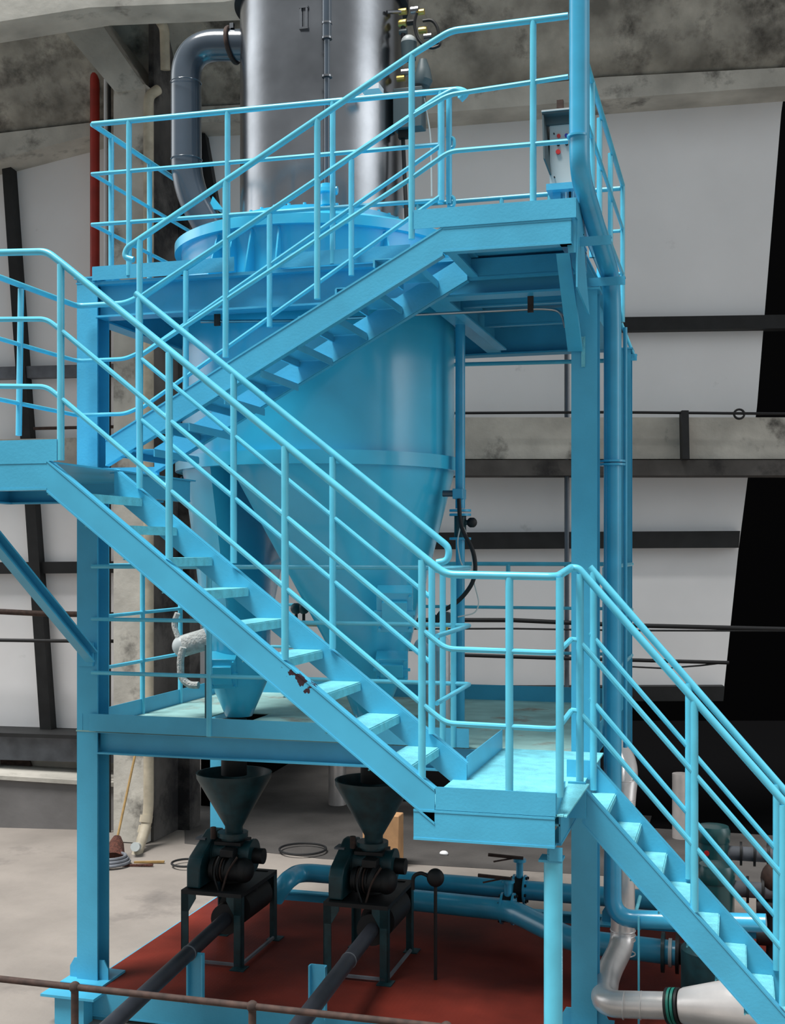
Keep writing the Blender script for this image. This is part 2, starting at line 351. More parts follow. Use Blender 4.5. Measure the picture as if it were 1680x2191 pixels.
# cables and rods along the wall
def wline(name, pts, off, r, mt, label, cat, group=None): return run(name, [W(x, y, off) for x, y in pts], r, mt, label, cat, group=group)
wline('steel_rod', [(965, 884), (1300, 882), (1760, 886)], .5, .016, 'black', 'long thin black rod just above the concrete girder', 'rod')
wline('wall_cable', [(700, 1326), (1100, 1327), (1340, 1338), (1760, 1348)], .45, .026, 'black', 'black cable sagging across the wall, upper and thicker of the pair', 'cable')
wline('wall_cable', [(700, 1346), (1100, 1345), (1340, 1349), (1760, 1350)], .46, .011, 'girt', 'thin cable just under the thick black wall cable', 'cable')
wline('wall_cable', [(970, 1401), (1150, 1407), (1340, 1412), (1560, 1418)], .4, .022, 'black', 'lower black cable running under the lowest white panels', 'cable')
wline('wall_cable', [(1300, 1424), (1420, 1430), (1500, 1424), (1557, 1417)], .4, .010, 'black', 'slack thin cable drooping below the lower black cable', 'cable')
wline('rusty_pipe', [(-260, 1296), (90, 1313), (250, 1316)], .5, .035, 'rust', 'rusty pipe along the left wall, upper of the two lines', 'pipe')
wline('wall_cable', [(-260, 1366), (90, 1371), (250, 1372)], .5, .022, 'black', 'dark cable along the left wall under the rusty pipe', 'cable')
wline('rusty_pipe', [(72, 917), (250, 913)], .35, .02, 'rust', 'short rusty bar on the wall beside the left column', 'pipe')
wp('wall_bracket', [(1459, 878), (1474, 878), (1476, 982), (1461, 982)], .62, .25, 'girt', kind=None)
tag(bpy.data.objects['wall_bracket'], 'dark upright bracket clamped over the concrete girder', 'bracket')
o = MB().tube([W(1582+11*math.cos(q), 886+10*math.sin(q), .5) for q in [i*math.pi/8 for i in range(16)]], .014, 6, closed=True).build('cable_ring', 'black'); tag(o, 'small black ring on the rod above the girder', 'ring')
wp('rusty_plate', [(0, 1622), (62, 1626), (78, 1672), (5, 1668)], .16, .04, 'rust', kind=None); tag(bpy.data.objects['rusty_plate'], 'rusty brown sheet on the wall below the grey girt', 'plate')
a = W(722, 1700, -1.0); 
run('steel_duct', [V((a.x, a.y, GZ)), V((a.x, a.y, P(722, 1480, f=16).z))], .12, 'alu', 'galvanised round duct standing on the floor behind the right hopper', 'duct')
a = P(1458, 1762, f=14.2)
run('steel_duct', [V((a.x, a.y, GZ)), V((a.x, a.y, P(1458, 1655, f=14.2).z))], .105, 'alu', 'galvanised round duct in the dark bay behind the lower stair', 'duct')
a = W(1213, 700, .3)
run('conduit', [V((a.x, a.y, P(1213, 1590, f=14.6).z)), V((a.x, a.y, P(1213, 640, f=14.6).z))], .03, 'duct', 'grey upright conduit on the wall just left of the front right column', 'pipe')
run('tie_bar', [P(700, 787, Y=10.42), P(1330, 771, Y=10.42)], .018, 'rail', 'long blue tube running along under the rear edge of the upper platform', 'bar')
# floor clutter
d = thing('broom', P(238, 1835, f=13.2), 'bamboo-handled broom with brown bristles leaning on the pillar', 'broom')
MB().cyl(P(250, 1798, f=13.3), P(301, 1560, f=13.85), .014, n=8).build('handle', 'wood', d)
MB().tube([P(251, 1790, f=13.3), P(249, 1805, f=13.25), P(244, 1838, f=13.1)], [.04, .08, .12], 10).build('bristles', 'brown', d)
for k, (cx, cy, rr, lb) in enumerate([(236, 1848, .2, 'grey hose coiled on the floor by the left column'), (648, 1820, .26, 'thin black hose ring lying on the floor behind the hoppers'), (400, 1850, .16, 'small loop of cable on the floor left of the left machine')]):
    c = P(cx, cy, Z=GZ+.02); mb = MB()
    for q in range(3 if k == 0 else 1):
        mb.tube([c+V(((rr-.02*q)*math.cos(i*math.pi/12), (rr-.02*q)*math.sin(i*math.pi/12), .02+.03*q)) for i in range(24)], .018 if k == 0 else .012, 8, closed=True)
    tag(mb.build('hose_coil', 'girtgrey' if k == 0 else 'black'), lb, 'hose')
c = P(820, 1850, Z=GZ); mb = MB(); mb.box((c.x-.2, c.y-.1, GZ), (c.x+.2, c.y+.1, GZ+.55)); tag(mb.build('cardboard_box', 'tan', bevel=.01), 'tan cardboard box standing on the floor behind the right hopper', 'box')
for px, py, lb in [(560/2.4+60, 1853, 'dark scrap of wood on the floor by the pillar'), (318, 1846, 'pale stick lying on the floor beside the drainpipe')]:
    c = P(px, py, Z=GZ+.01); tag(MB().bar(c-V((.16, .02, 0)), c+V((.16, .05, .01)), .03, .02).build('wood_scrap', 'brown' if py == 1853 else 'wood'), lb, 'scrap')
c = P(950, 1826, Z=GZ+.02); tag(MB().ball(c, (.05, .04, .03), 6).build('paper_scrap', 'whitepaint'), 'crumpled white scrap on the floor beyond the blue pipes', 'scrap')

# ------------------------------------------------------------------ steel tower
YF, YR = 7.87, 10.35; XL, XR = -4.60, -.93
ZU = H+1.945; ZL = H-1.295; ZM = H+.50          # upper, lower and middle floor
def column(x, y, ztop, label, capd=True, yb=None):
    d = thing('steel_column', (x, y, 0), label, 'column', 'tower columns')
    MB().hbeam((x, y, .02), (x, y, ztop), .165, .175, up=(0, 1, 0), tf=.012).build('shaft', 'blue', d)
    mb = MB().box((x-.17, y-.17, 0), (x+.17, y+.17, .02)); mb.build('base_plate', 'blue', d)
    for sx in (-1, 1):
        q = [V((x+sx*.083, y-.06, .02)), V((x+sx*.155, y-.06, .02)), V((x+sx*.155, y-.06, .10)), V((x+sx*.12, y-.06, .16)), V((x+sx*.083, y-.06, .16))]
        MB().prism(q, (0, .012, 0)).build('gusset', 'blue', d)
    MB().box((x-.10, y-.10, ztop), (x+.10, y+.10, ztop+.012)).build('cap_plate', 'blue', d)
    return d
xl = P(186, 1180, Y=YF).x; xr = P(1250, 1180, Y=YF).x
column(xl, YF+.09, ZU+.03, 'blue steel column at the front left, full height of the tower')
column(xr, YF+.09, ZU-.26, 'blue steel column at the front right, beside the tall blue pipe')
column(P(476, 1925, Y=YR).x, YR, ZU-.26, 'blue steel column at the rear left, seen behind the left hopper')
column(xr+.02, YR, ZU-.26, 'blue steel column at the rear right, hidden behind the tall blue pipe')
# skid frame with red checker plate
SX0, SX1, SY0, SY1 = -4.50, .75, 7.78, 10.55
d = thing('skid_frame', ((SX0+SX1)/2, (SY0+SY1)/2, GZ), 'blue base frame under the tower, topped with red checker plate', 'frame')
MB().channel((SX0, SY0, -.10), (SX1, SY0, -.10), .08, .2, (0, -1, 0)).build('front_channel', 'blue', d)
MB().channel((SX0, SY1, -.10), (SX1, SY1, -.10), .08, .2, (0, 1, 0)).build('rear_channel', 'blue', d)
MB().channel((SX0, SY0, -.10), (SX0, SY1, -.10), .08, .2, (-1, 0, 0)).build('left_channel', 'blue', d)
MB().channel((SX1, SY0, -.10), (SX1, SY1, -.10), .08, .2, (1, 0, 0)).build('right_channel', 'blue', d)
tag(MB().box((SX0+.012, SY0+.01, -.006), (SX1-.02, SY1-.35, .004)).build('checker_plate', 'red', d), 'red checker plate')
for x in (-4.4, -2.6, -.6): MB().box((x-.1, SY0+.02, GZ), (x+.1, SY1-.02, -.19)).build('foot', 'blue', d)
MB().box((xl-.13, SY0-.13, GZ), (xl+.10, SY0-.005, -.03)).build('corner_block', 'blue', d)
MB().box((xl-.22, SY0-.17, -.03), (xl+.20, SY0+.0, -.012)).build('corner_plate', 'blue', d)

VC = V((-3.176, 9.15, 0)); VR = 1.075
def plate_hole(x0, x1, y0, y1, z, t_, c, r, name, mt, par):
    n = 64; mb = MB(); o0, o1, i0, i1 = [], [], [], []
    for k in range(n):
        a_ = 2*math.pi*k/n; dx, dy = math.cos(a_), math.sin(a_)
        s1 = ((x1-c.x)/dx if dx > 0 else (x0-c.x)/dx) if abs(dx) > 1e-9 else 1e9
        s2 = ((y1-c.y)/dy if dy > 0 else (y0-c.y)/dy) if abs(dy) > 1e-9 else 1e9
        s_ = min(s1, s2); p = V((c.x+dx*s_, c.y+dy*s_, z)); q = V((c.x+dx*r, c.y+dy*r, z))
        o0.append(p); i0.append(q)
    dn = V((0, 0, -t_)); rs = [o0, i0, [q+dn for q in i0], [p+dn for p in o0]]
    mb.rings(rs, closed=True); 
    # corners
    for cx, cy in ((x0, y0), (x1, y0), (x1, y1), (x0, y1)):
        best = sorted(o0, key=lambda p: (p-V((cx, cy, z))).length)[:2]
        mb.prism([V((cx, cy, z)), best[0], best[1]], dn)
    return mb.build(name, mt, par)
# --- upper platform
YA0, YA1 = 7.10, 7.80
XA = P(948, 485, Y=YA0).x; XE = P(1215, 470, Y=YA0).x
d = thing('upper_platform', (VC.x, VC.y, ZU-.25), 'blue steel upper platform around the vessel top with its landing', 'platform'); UP = d
tag(plate_hole(XL, XR, YF, YR+.08, ZU+.004, .01, VC, 1.09, 'deck_plate', 'blue', d))
MB().box((XA, YA0+.005, ZU-.006), (XR, YF, ZU+.004)).build('landing_plate', 'blue', d)
zb = ZU-.13
for y in (YF+.075, YR): MB().hbeam((XL+.16, y, zb), (XR-.0, y, zb), .15, .25, tf=.014).build('main_beam', 'blue', d)
for x in (XL+.08, XR-.08): MB().hbeam((x, YF+.18, zb), (x, YR-.1, zb), .13, .25, tf=.014).build('side_beam', 'blue', d)
for x in (-1.98,): MB().hbeam((x, YF+.16, zb), (x, YR-.08, zb), .12, .22).build('cross_beam', 'blue', d)
for y in (8.75, 9.55): MB().channel((-1.92, y, ZU-.09), (XR-.15, y, ZU-.09), .05, .12, (0, -1, 0)).build('joist', 'blue', d)
MB().channel((XA, YA0, ZU-.075), (XE+.02, YA0, ZU-.075), .07, .15, (0, -1, 0)).build('landing_beam', 'blue', d)
MB().channel((XA, YA0+.72, ZU-.09), (XE+.02, YA0+.72, ZU-.09), .06, .13, (0, -1, 0)).build('landing_beam', 'blue', d)
MB().channel((XA+.01, YA0+.01, ZU-.075), (XA+.01, YA0+.72, ZU-.075), .06, .14, (-1, 0, 0)).build('landing_beam', 'blue', d)
MB().channel((XE+.02, YA0, ZU-.075), (XE+.02, YF, ZU-.075), .07, .15, (1, 0, 0)).build('landing_beam', 'blue', d)
MB().bar(P(945, 640, Y=8.0), P(1075, 748, Y=9.6), .07, .012, (0, 0, 1)).build('diagonal_brace', 'blue', d)
# toe boards
def toe(par, p0, p1, ht=.13, th=.006, mt='blue'):
    p0, p1 = V(p0), V(p1); return MB().bar(p0+V((0, 0, ht/2)), p1+V((0, 0, ht/2)), th, ht).build('toe_board', mt, par)
xt = XY(198, YF-.03)
xg = XY(505, YF)
toe(d, (xt, YF-.03, ZU+.005), (xg, YF-.03, ZU+.005), .10)
toe(d, (XY(602, YF), YF-.03, ZU+.005), (XY(880, YF), YF-.03, ZU+.005), .10)
toe(d, (xt, YF-.03, ZU), (xt, YR+.1, ZU), .10); toe(d, (xt, YR+.1, ZU), (XR, YR+.1, ZU), .10)
p = P(886, 440, Y=YA0)
toe(d, (p.x, YA0-.004, ZU), (XE+.05, YA0-.004, ZU), .115); toe(d, (XE+.05, YA0, ZU), (XR+.0, YR+.1, ZU), .115)
# --- lower platform with landing
XB = P(885, 1735, Y=5.95).x; XBe = P(1196, 1735, Y=5.95).x
d = thing('lower_platform', (VC.x, VC.y, ZL-.2), 'blue steel lower platform with dusty deck and front landing', 'platform'); LP = d
mb = MB()
y0, y1 = YF, YR+.1
# deck built as strips leaving the two outlet holes open
OUT = [V((-3.76, 8.90, 0)), V((-2.68, 8.90, 0))]
xs = [XL, OUT[0].x-.2, OUT[0].x+.2, OUT[1].x-.2, OUT[1].x+.2, XR+.02]
for i in range(5):
    if i in (1, 3): mb.box((xs[i], y0, ZL-.01), (xs[i+1], 8.70, ZL)); mb.box((xs[i], 9.10, ZL-.01), (xs[i+1], y1, ZL))
    else: mb.box((xs[i], y0, ZL-.01), (xs[i+1], y1, ZL))
mb.build('deck_plate', 'deck', d)
zb = ZL-.085
MB().hbeam((XL+.16, YF+.075, zb), (XR-.0, YF+.075, zb), .15, .165, tf=.012).build('main_beam', 'blue', d)
MB().hbeam((XL+.16, YR, zb), (XR, YR, zb), .15, .165, tf=.012).build('main_beam', 'blue', d)
for x in (XL+.08, XR-.08): MB().hbeam((x, YF+.2, zb), (x, YR-.1, zb), .13, .165).build('side_beam', 'blue', d)
for x in (-3.2, -2.0): MB().channel((x, YF+.16, zb), (x, YR-.08, zb), .06, .14, (1, 0, 0)).build('joist', 'blue', d)
MB().box((XB+.03, 5.955, ZL-.006), (XBe+.02, YF-.001, ZL+.004)).build('landing_plate', 'tread', d)
MB().channel((XB, 5.95, ZL-.085), (XBe-.02, 5.95, ZL-.085), .07, .155, (0, -1, 0)).build('landing_beam', 'blue', d)
MB().channel((XBe, 6.02, ZL-.085), (XBe+.0, YF, ZL-.085), .07, .155, (1, 0, 0)).build('landing_beam', 'blue', d)
MB().channel((XB+.1, 6.02, ZL-.085), (XB+.1, YF, ZL-.085), .06, .15, (-1, 0, 0)).build('landing_beam', 'blue', d)
toe(d, (XL+.12, YF-.02, ZL+.0), (XY(1005, YF), YF-.02, ZL), .125); toe(d, (XL+.05, YF, ZL), (XL+.05, YR+.1, ZL), .12)
toe(d, (XL+.05, YR+.1, ZL), (XR+.05, YR+.1, ZL), .13)
toe(d, (XB+.10, 6.76, ZL), (XB+.10, YF-.02, ZL), .13)
toe(d, (P(932, 1700, Y=5.95).x, 5.952, ZL-.005), (XBe-.015, 5.952, ZL-.005), .115); toe(d, (XBe-.015, 5.955, ZL-.005), (XBe-.015, 6.28, ZL-.005), .115)
toe(d, (XR+.05, YF+.25, ZL), (XR+.05, YR+.1, ZL), .13)
# --- middle landing at the left
d = thing('middle_landing', (-4.3, 6.9, ZM-.2), 'blue steel half-way landing at the left edge, held by a slanting brace', 'platform')
MLX0, MLX1 = -5.15, P(100, 985, Y=5.95).x
MB().box((MLX0, 5.96, ZM-.01), (MLX1+.02, YF-.03, ZM)).build('deck_plate', 'blue', d)
MB().channel((MLX0, 5.95, ZM-.08), (MLX1, 5.95, ZM-.08), .07, .16, (0, -1, 0)).build('edge_beam', 'blue', d)
MB().channel((MLX0, YF-.04, ZM-.08), (XY(350, YF-.04), YF-.04, ZM-.08), .07, .15, (0, 1, 0)).build('edge_beam', 'blue', d)
MB().channel((MLX1, 6.78, ZM-.08), (MLX1, YF-.08, ZM-.08), .07, .15, (1, 0, 0)).build('edge_beam', 'blue', d)
MB().channel((MLX0+.02, 5.96, ZM-.08), (MLX0+.02, YF-.05, ZM-.08), .07, .15, (-1, 0, 0)).build('edge_beam', 'blue', d)
toe(d, (MLX0, 5.95, ZM), (XY(122, 5.95), 5.95, ZM), .12); toe(d, (MLX0, 5.95, ZM), (MLX0, YF-.03, ZM), .12)
toe(d, (MLX0, YF-.03, ZM), (XY(345, YF), YF-.03, ZM), .10)
mb = MB().channel(P(188, 1405, Y=YF-.03), (xl+.02, 6.3, ZM-.17), .07, .09, (-1, 0, -.001)); mb.build('knee_brace', 'blue', d)
MB().box(P(165, 1425, Y=YF-.02), P(198, 1375, Y=YF-.02)+V((0, .02, 0))).build('brace_cleat', 'blue', d)

# ------------------------------------------------------------------ stairs
def stair(name, label, top0, bot0, dep, Y0, Y1, treads, tdep, tth, mt='blue', up_right=False):
    """top0, bot0: upper and lower end of the front stringer's upper edge"""
    a_, b_ = V(top0), V(bot0); d = thing(name, ((a_.x+b_.x)/2, (Y0+Y1)/2, min(a_.z, b_.z)-dep), label, 'stairs')
    for k, (y, s_) in enumerate(((Y0, 1), (Y1, -1))):
        q = [V((p.x, y, p.z)) for p in (a_, b_)]; q += [q[1]-V((0, 0, dep)), q[0]-V((0, 0, dep))]
        mb = MB().prism(q, (0, .010*s_, 0))
        u = (b_-a_); u.y = 0
        for off in (0, dep):
            e0, e1 = V((a_.x, y, a_.z-off)), V((b_.x, y, b_.z-off))
            n_ = V((0, 1, 0)); fw = .05
            dz = V((0, 0, .003 if off == 0 else -.003)); e0 += dz; e1 += dz; fy = -.004 if k == 0 else .004
            q2 = [e0+V((0, fy, 0)), e1+V((0, fy, 0)), e1+V((0, .055*(1 if k == 0 else 1), 0)), e0+V((0, .055, 0))]
            mb.prism(q2, (0, 0, -.012 if off == 0 else .012))
        mb.build('stringer', mt if k == 0 else 'blue', d)
    for (x0_, x1_, z) in treads:
        mb = MB().box((x0_, Y0+.012, z-.006), (x1_, Y1-.012, z))
        nose = x1_ if not up_right else x0_
        mb.box((nose-.006, Y0+.012, z-tth), (nose+.006, Y1-.012, z-.0061))
        back = x0_ if not up_right else x1_
        mb.box((back-.004, Y0+.012, z-(tth if up_right else .012)), (back+.004, Y1-.012, z-.0061))
        mb.build('tread', 'blue' if up_right else 'tread', d)
    return d
# flight B: mid landing down right to lower landing
BY0, BY1 = 5.95, 6.72
bt, bb = P(100, 984, Y=BY0), P(930, 1689, Y=BY0)
rz = (ZM-ZL)/10
trd = []
for i in range(1, 10):
    nx = -3.473+.232*(i-1); trd.append((nx-.185, nx, ZM-rz*i+.004))
sB = stair('stair_flight', 'middle stair flight running down rightwards from the left landing, rust patch on its side', bt, bb, .175, BY0, BY1, trd, .25, .05, mt='bluerust')
# flight A: mid landing up right to the upper landing
at_, ab = P(948, 485, Y=YA0), P(226, 940, Y=YA0)
trd = []
n = 9; rz2 = (ZU-ZM)/n; run_ = (XA-P(240, 985, Y=YA0).x)/n
for i in range(1, n):
    x = P(262, 985, Y=YA0).x+run_*(i-1); trd.append((x-.02, x+.22, ZM+rz2*i))
sA = stair('stair_flight', 'upper stair flight rising rightwards to the upper platform, seen from below', at_, ab, .17, YA0, YA1, trd, .25, .05, up_right=True)
# flight C: lower landing down right
CY0, CY1 = 6.35, 6.98
ct, cb = P(1246, 1682, Y=CY0), P(1680, 2172, Y=CY0)
dirn = (cb-ct); cb2 = ct+dirn*1.55
p1, p2 = P(1317, 1697, Y=CY1), P(1652, 2085, Y=CY1); stp = (p2-p1)/6
trd = [(p1.x+stp.x*i-.148, p1.x+stp.x*i, p1.z+stp.z*i) for i in range(0, 11)]
sC = stair('stair_flight', 'lowest and steepest stair flight at the bottom right, leaving the frame', ct, cb2, .195, CY0, CY1, trd, .2, .035)

# ------------------------------------------------------------------ railings
RT, RM, RP = .020, .0145, .020
def railing(label, top, offs, posts, fil=.05, group=None, lows=None, rt=RT, flat=False, cat='railing'):
    b0 = min((p[1] for p in posts), key=lambda v: v.z) if posts else V(top[0])
    d = thing('railing', (b0.x, b0.y, b0.z), label, cat, group)
    MB().tube(fillet(top, fil), rt, 12).build('handrail', 'rail', d)
    for i, o_ in enumerate(offs): MB().tube(fillet([V(p)-V((0, 0, o_)) for p in (lows or top)], fil), RM, 10).build('middle_rail', 'rail', d)
    for (a_, b_) in posts: MB().tube([a_, b_], RP, 12).build('post', 'rail', d)
    return d
def post(px, yt, yb, Y=None, X=None):
    a_ = P(px, yt, Y=Y, X=X); b_ = P(px, yb, Y=Y, X=X); return (a_, V((a_.x, a_.y, b_.z)))
# middle flight, near side, from the landing's left edge
y = BY0-.0
yr = BY0+.02
top = [P(-60, 542, Y=yr), P(100, 538, Y=yr), P(135, 565, Y=yr), P(925, 1207, Y=yr)]
top.append(P(955, 1229, Y=yr)); top.append(P(1192, 1234, Y=yr))
cs = P(1222, 1215, Y=CY0+.02); top.append(cs)
cN0 = P(1232, 1216, Y=CY0+.02); ce = P(1617, 1650, Y=CY0+.02); cdir = ce-cN0
fr = top[:6]
lfr = [P(-60, 542, Y=yr), P(112, 540, Y=yr), P(135, 562, Y=yr), P(922, 1207, Y=yr), P(955, 1229, Y=yr), P(1192, 1234, Y=yr)]
railing('near railing of the middle flight, running on round the lower landing', fr+[cs], [.375, .75],
        [post(130, 566, 985, Y=yr), post(362, 755, 1195, Y=yr), post(610, 955, 1412, Y=yr), post(903, 1198, 1665, Y=yr), post(1090, 1236, 1732, Y=yr), post(1198, 1236, 1705, Y=5.97)], fil=.045)
yf = BY1-.02
railing('far railing of the middle flight with a curled lower end', [P(290, 628, Y=yf), P(935, 1150, Y=yf), P(962, 1172, Y=yf), P(958, 1200, Y=yf), P(935, 1204, Y=yf)], [],
        [post(299, 636, 1045, Y=yf), post(500, 800, 1205, Y=yf), post(712, 978, 1388, Y=yf), post(924, 1205, 1570, Y=yf)], fil=.05)
dd = [o for o in bpy.data.objects if o.name.startswith('railing') and o.parent is None][-1]
for o_ in (.37, .74):
    MB().tube([P(300, 636, Y=yf)-V((0, 0, o_)), P(925, 1142, Y=yf)-V((0, 0, o_))], RM, 10).build('middle_rail', 'rail', dd)
# upper flight near side + upper landing
ya = YA0+.02
topA = [P(286, 556, Y=ya), P(266, 550, Y=ya), P(272, 530, Y=ya), P(885, 115, Y=ya), P(965, 66, Y=ya), P(1216, 34, Y=ya)]
dA = railing('near railing of the upper flight, continuing along the upper landing', topA, [],
        [post(299, 512, 950, Y=ya), post(483, 388, 765, Y=ya), post(679, 254, 640, Y=ya), post(881, 118, 512, Y=ya), post(1141, 46, 468, Y=ya)], fil=.05)
for q in ([(299, 636), (885, 246), (960, 203), (1216, 164)], [(299, 762), (885, 378), (962, 324), (1216, 302)]):
    MB().tube(fillet([P(x, y_, Y=ya) for x, y_ in q], .05), RM, 10).build('middle_rail', 'rail', dA)
# upper flight far side
yb_ = YA1-.02
dB = railing('far railing of the upper flight, curling over at its top end', [P(305, 637, Y=yb_), P(940, 208, Y=yb_), P(975, 190, Y=yb_), P(992, 200, Y=yb_), P(984, 212, Y=yb_)], [],
        [post(398, 580, 850, Y=yb_), post(577, 458, 700, Y=yb_), post(752, 342, 590, Y=yb_), post(945, 206, 430, Y=yb_)], fil=.05)
for q in ([(305, 757), (945, 310)], [(305, 872), (945, 418)]): MB().tube([P(x, y_, Y=yb_) for x, y_ in q], RM, 10).build('middle_rail', 'rail', dB)
# middle landing rear rail
xm = P(165, 655, Y=YA1).x
tm = [P(0, 592, X=xm)-V((0, .8, 0)), P(165, 655, Y=YA1-.01), P(268, 649, Y=YA1-.01), P(296, 636, Y=YA1-.01)]
tm[0].z = tm[1].z; 
railing('railing round the outer side of the left landing, behind the front left column', tm, [.395, .785],
        [(P(45, 618, X=xm), P(40, 932, X=xm)), post(296, 636, 980, Y=YA1-.01)], fil=.06)
# upper deck front + left side + rear + right side
yq = YF-.02
c0 = P(198, 266, Y=yq); e0 = P(985, 191, Y=yq); xq = c0.x
dC = railing('front railing of the upper platform before the steel stack', [e0+V((.0, 0, -.07)), e0+V((.05, 0, -.03)), e0, c0], [], [post(276, 258, 590, Y=yq), post(487, 240, 580, Y=yq), post(712, 216, 565, Y=yq), post(943, 196, 436, Y=yq), post(961, 194, 436, Y=yq)], fil=.04)
for l, r_ in (((196, 373), (945, 309)), ((196, 481), (945, 428))): MB().tube([P(*l, Y=yq), P(*r_, Y=yq)], RM, 10).build('middle_rail', 'rail', dC)
for yy in (292, 418):
    MB().tube(fillet([P(955, yy, Y=yq), P(972, yy+3, Y=yq), P(972, yy+24, Y=yq), P(958, yy+22, Y=yq)], .03), .012, 8).build('hinge_loop', 'rail', dC)
zt = ZU+1.13
def prail(label, path, posts_xy, z0, hts, **k):
    return railing(label, [V((x, y_, z0+hts[0])) for x, y_ in path], [hts[0]-h for h in hts[1:]], [(V((x, y_, z0+hts[0])), V((x, y_, z0))) for x, y_ in posts_xy], **k)
hz = c0.z-ZU; h2 = P(196, 373, Y=yq).z-ZU; h3 = P(196, 481, Y=yq).z-ZU
pl = [(P(238, 300, X=xq).x, P(238, 300, X=xq).y), (xq, P(320, 340, X=xq).y), (xq, 9.7), (xq, YR+.08)]
prail('left side railing of the upper platform, beside the concrete pillar', [(xq, yq), (xq, YR+.08)], pl, ZU, (hz, h2, h3))
prail('rear railing of the upper platform, behind the control box', [(xq, YR+.1), (XR, YR+.1)], [(-3.6, YR+.1), (-2.7, YR+.1), (-1.95, YR+.1), (XR-.6, YR+.1)], ZU, (hz, h2, h3))
xe = XE+.03
prail('right side railing of the upper platform, seen end-on by the tall pipe', [(xe, ya), (XR+.02, YR+.1)], [(xe, 7.5), (xe, 8.1), (XR, 8.8), (XR, 9.6), (XR+.02, YR+.1)], ZU, (hz+.03, h2+.02, h3))
# lower deck
zz = [P(225, y_, Y=YF-.02).z-ZL for y_ in (1212, 1325, 1440)]
xc = P(1007, 1210, Y=YF).x
railing('front railing of the lower platform, turning in to the landing', [V((XL+.14, YF-.02, ZL+zz[0])), V((xc, YF-.02, ZL+zz[0])), V((xc+.03, 6.8, ZL+zz[0]))], [zz[0]-zz[1], zz[0]-zz[2]],
        [(V((XY(q, YF), YF-.02, ZL+zz[0])), V((XY(q, YF), YF-.02, ZL-.0))) for q in (450, 972)]+[(V((XY(992, YF+.3), YF-.32, ZL+zz[0])), V((XY(992, YF+.3), YF-.32, ZL)))], fil=.04, rt=.016)
prail('left side railing of the lower platform', [(XL+.05, YF+.12), (XL+.05, YR+.08)], [(XL+.05, P(305, 1300, X=XL+.05).y), (XL+.05, P(386, 1300, X=XL+.05).y), (XL+.05, YR+.05)], ZL, zz, rt=.016)
prail('rear railing of the lower platform in front of the white panels', [(XL+.05, YR+.1), (XR+.1, YR+.1)], [(XY(720, YR), YR+.1), (XY(1083, YR), YR+.1), (XR+.06, YR+.1), (-3.2, YR+.1)], ZL, zz, rt=.018)
prail('right side railing of the lower platform beside the tall pipe', [(XR+.1, YF+.35), (XR+.1, YR+.06)], [(XR+.1, YF+.35), (XR+.1, 9.2)], ZL, zz, rt=.016)
# lowest flight, both sides
k_ = 1.75
nr = [cs, cN0, cN0+cdir*k_]
n0 = cs-V((0, 0, 0))
dD = railing('near railing of the lowest flight', [cs, cN0+V((.015, 0, .0)), cN0+cdir*k_], [.375, .745],
        [post(1241, 1228, 1690, Y=CY0+.02), post(1486, 1500, 1950, Y=CY0+.02), (lambda q: (q, q-V((0, 0, 1.0))))(P(1676, 1722, Y=CY0+.02))], fil=.03)
f0, f1 = P(1262, 1213, Y=CY1-.02), P(1643, 1650, Y=CY1-.02); fd = f1-f0
dE = railing('far railing of the lowest flight', [f0, f0+fd*1.6], [.375, .745],
        [post(1270, 1222, 1690, Y=CY1-.02), post(1474, 1462, 1880, Y=CY1-.02), post(1662, 1678, 2075, Y=CY1-.02)], fil=.03)

# ------------------------------------------------------------------ right-hand supports
d = thing('pipe_post', (P(1184, 1840, Y=6.05).x, 6.05, GZ), 'round blue pipe post under the lower landing corner', 'post')
px_ = P(1184, 1840, Y=6.05)
MB().cyl((px_.x, px_.y, GZ), (px_.x, px_.y, px_.z), .047).build('shaft', 'rail', d)
MB().box((px_.x-.065, px_.y-.06, px_.z), (px_.x+.05, px_.y+.06, px_.z+.012)).build('cap_plate', 'blue', d)
q = [P(1177, 1745, Y=5.98), P(1212, 1745, Y=5.98), P(1200, 1838, Y=5.98), P(1178, 1838, Y=5.98)]
zt_, zc_ = ZL-.165, px_.z+.012
MB().prism([V((px_.x-.02, 5.98, zc_)), V((px_.x-.02, 6.12, zc_)), V((px_.x-.02, 6.36, zt_)), V((px_.x-.02, 5.98, zt_))], (.01, 0, 0)).build('gusset', 'tread', d)
MB().box((px_.x-.02, 5.98, zc_), (px_.x+.055, 5.99, zt_)).build('gusset', 'blue', d)
d = thing('stair_bracket', P(1230, 1780, Y=6.4), 'blue plate bracket joining the lowest flight to the landing beam', 'bracket')
a = P(1216, 1672, Y=6.33); b = P(1254, 1751, Y=6.33)
MB().box((a.x, 6.32, b.z), (b.x, 6.345, a.z)).build('end_plate', 'blue', d)
MB().box((a.x-.06, 6.02, b.z+.02), (a.x+.0, 6.95, b.z+.03)).build('seat_plate', 'tread', d)
MB().prism([V((a.x-.035, 5.97, ZL-.01)), V((a.x+.0, 6.33, ZL+.085)), V((a.x+.11, 6.33, ZL+.085)), V((a.x+.04, 5.97, ZL-.01))], (0, 0, .008)).build('top_flange', 'tread', d)
a = P(1213, 1625, Y=6.98); b = P(1265, 1668, Y=6.98)
MB().box((a.x, 6.975, b.z), (b.x, 6.99, a.z)).build('back_plate', 'blue', d)
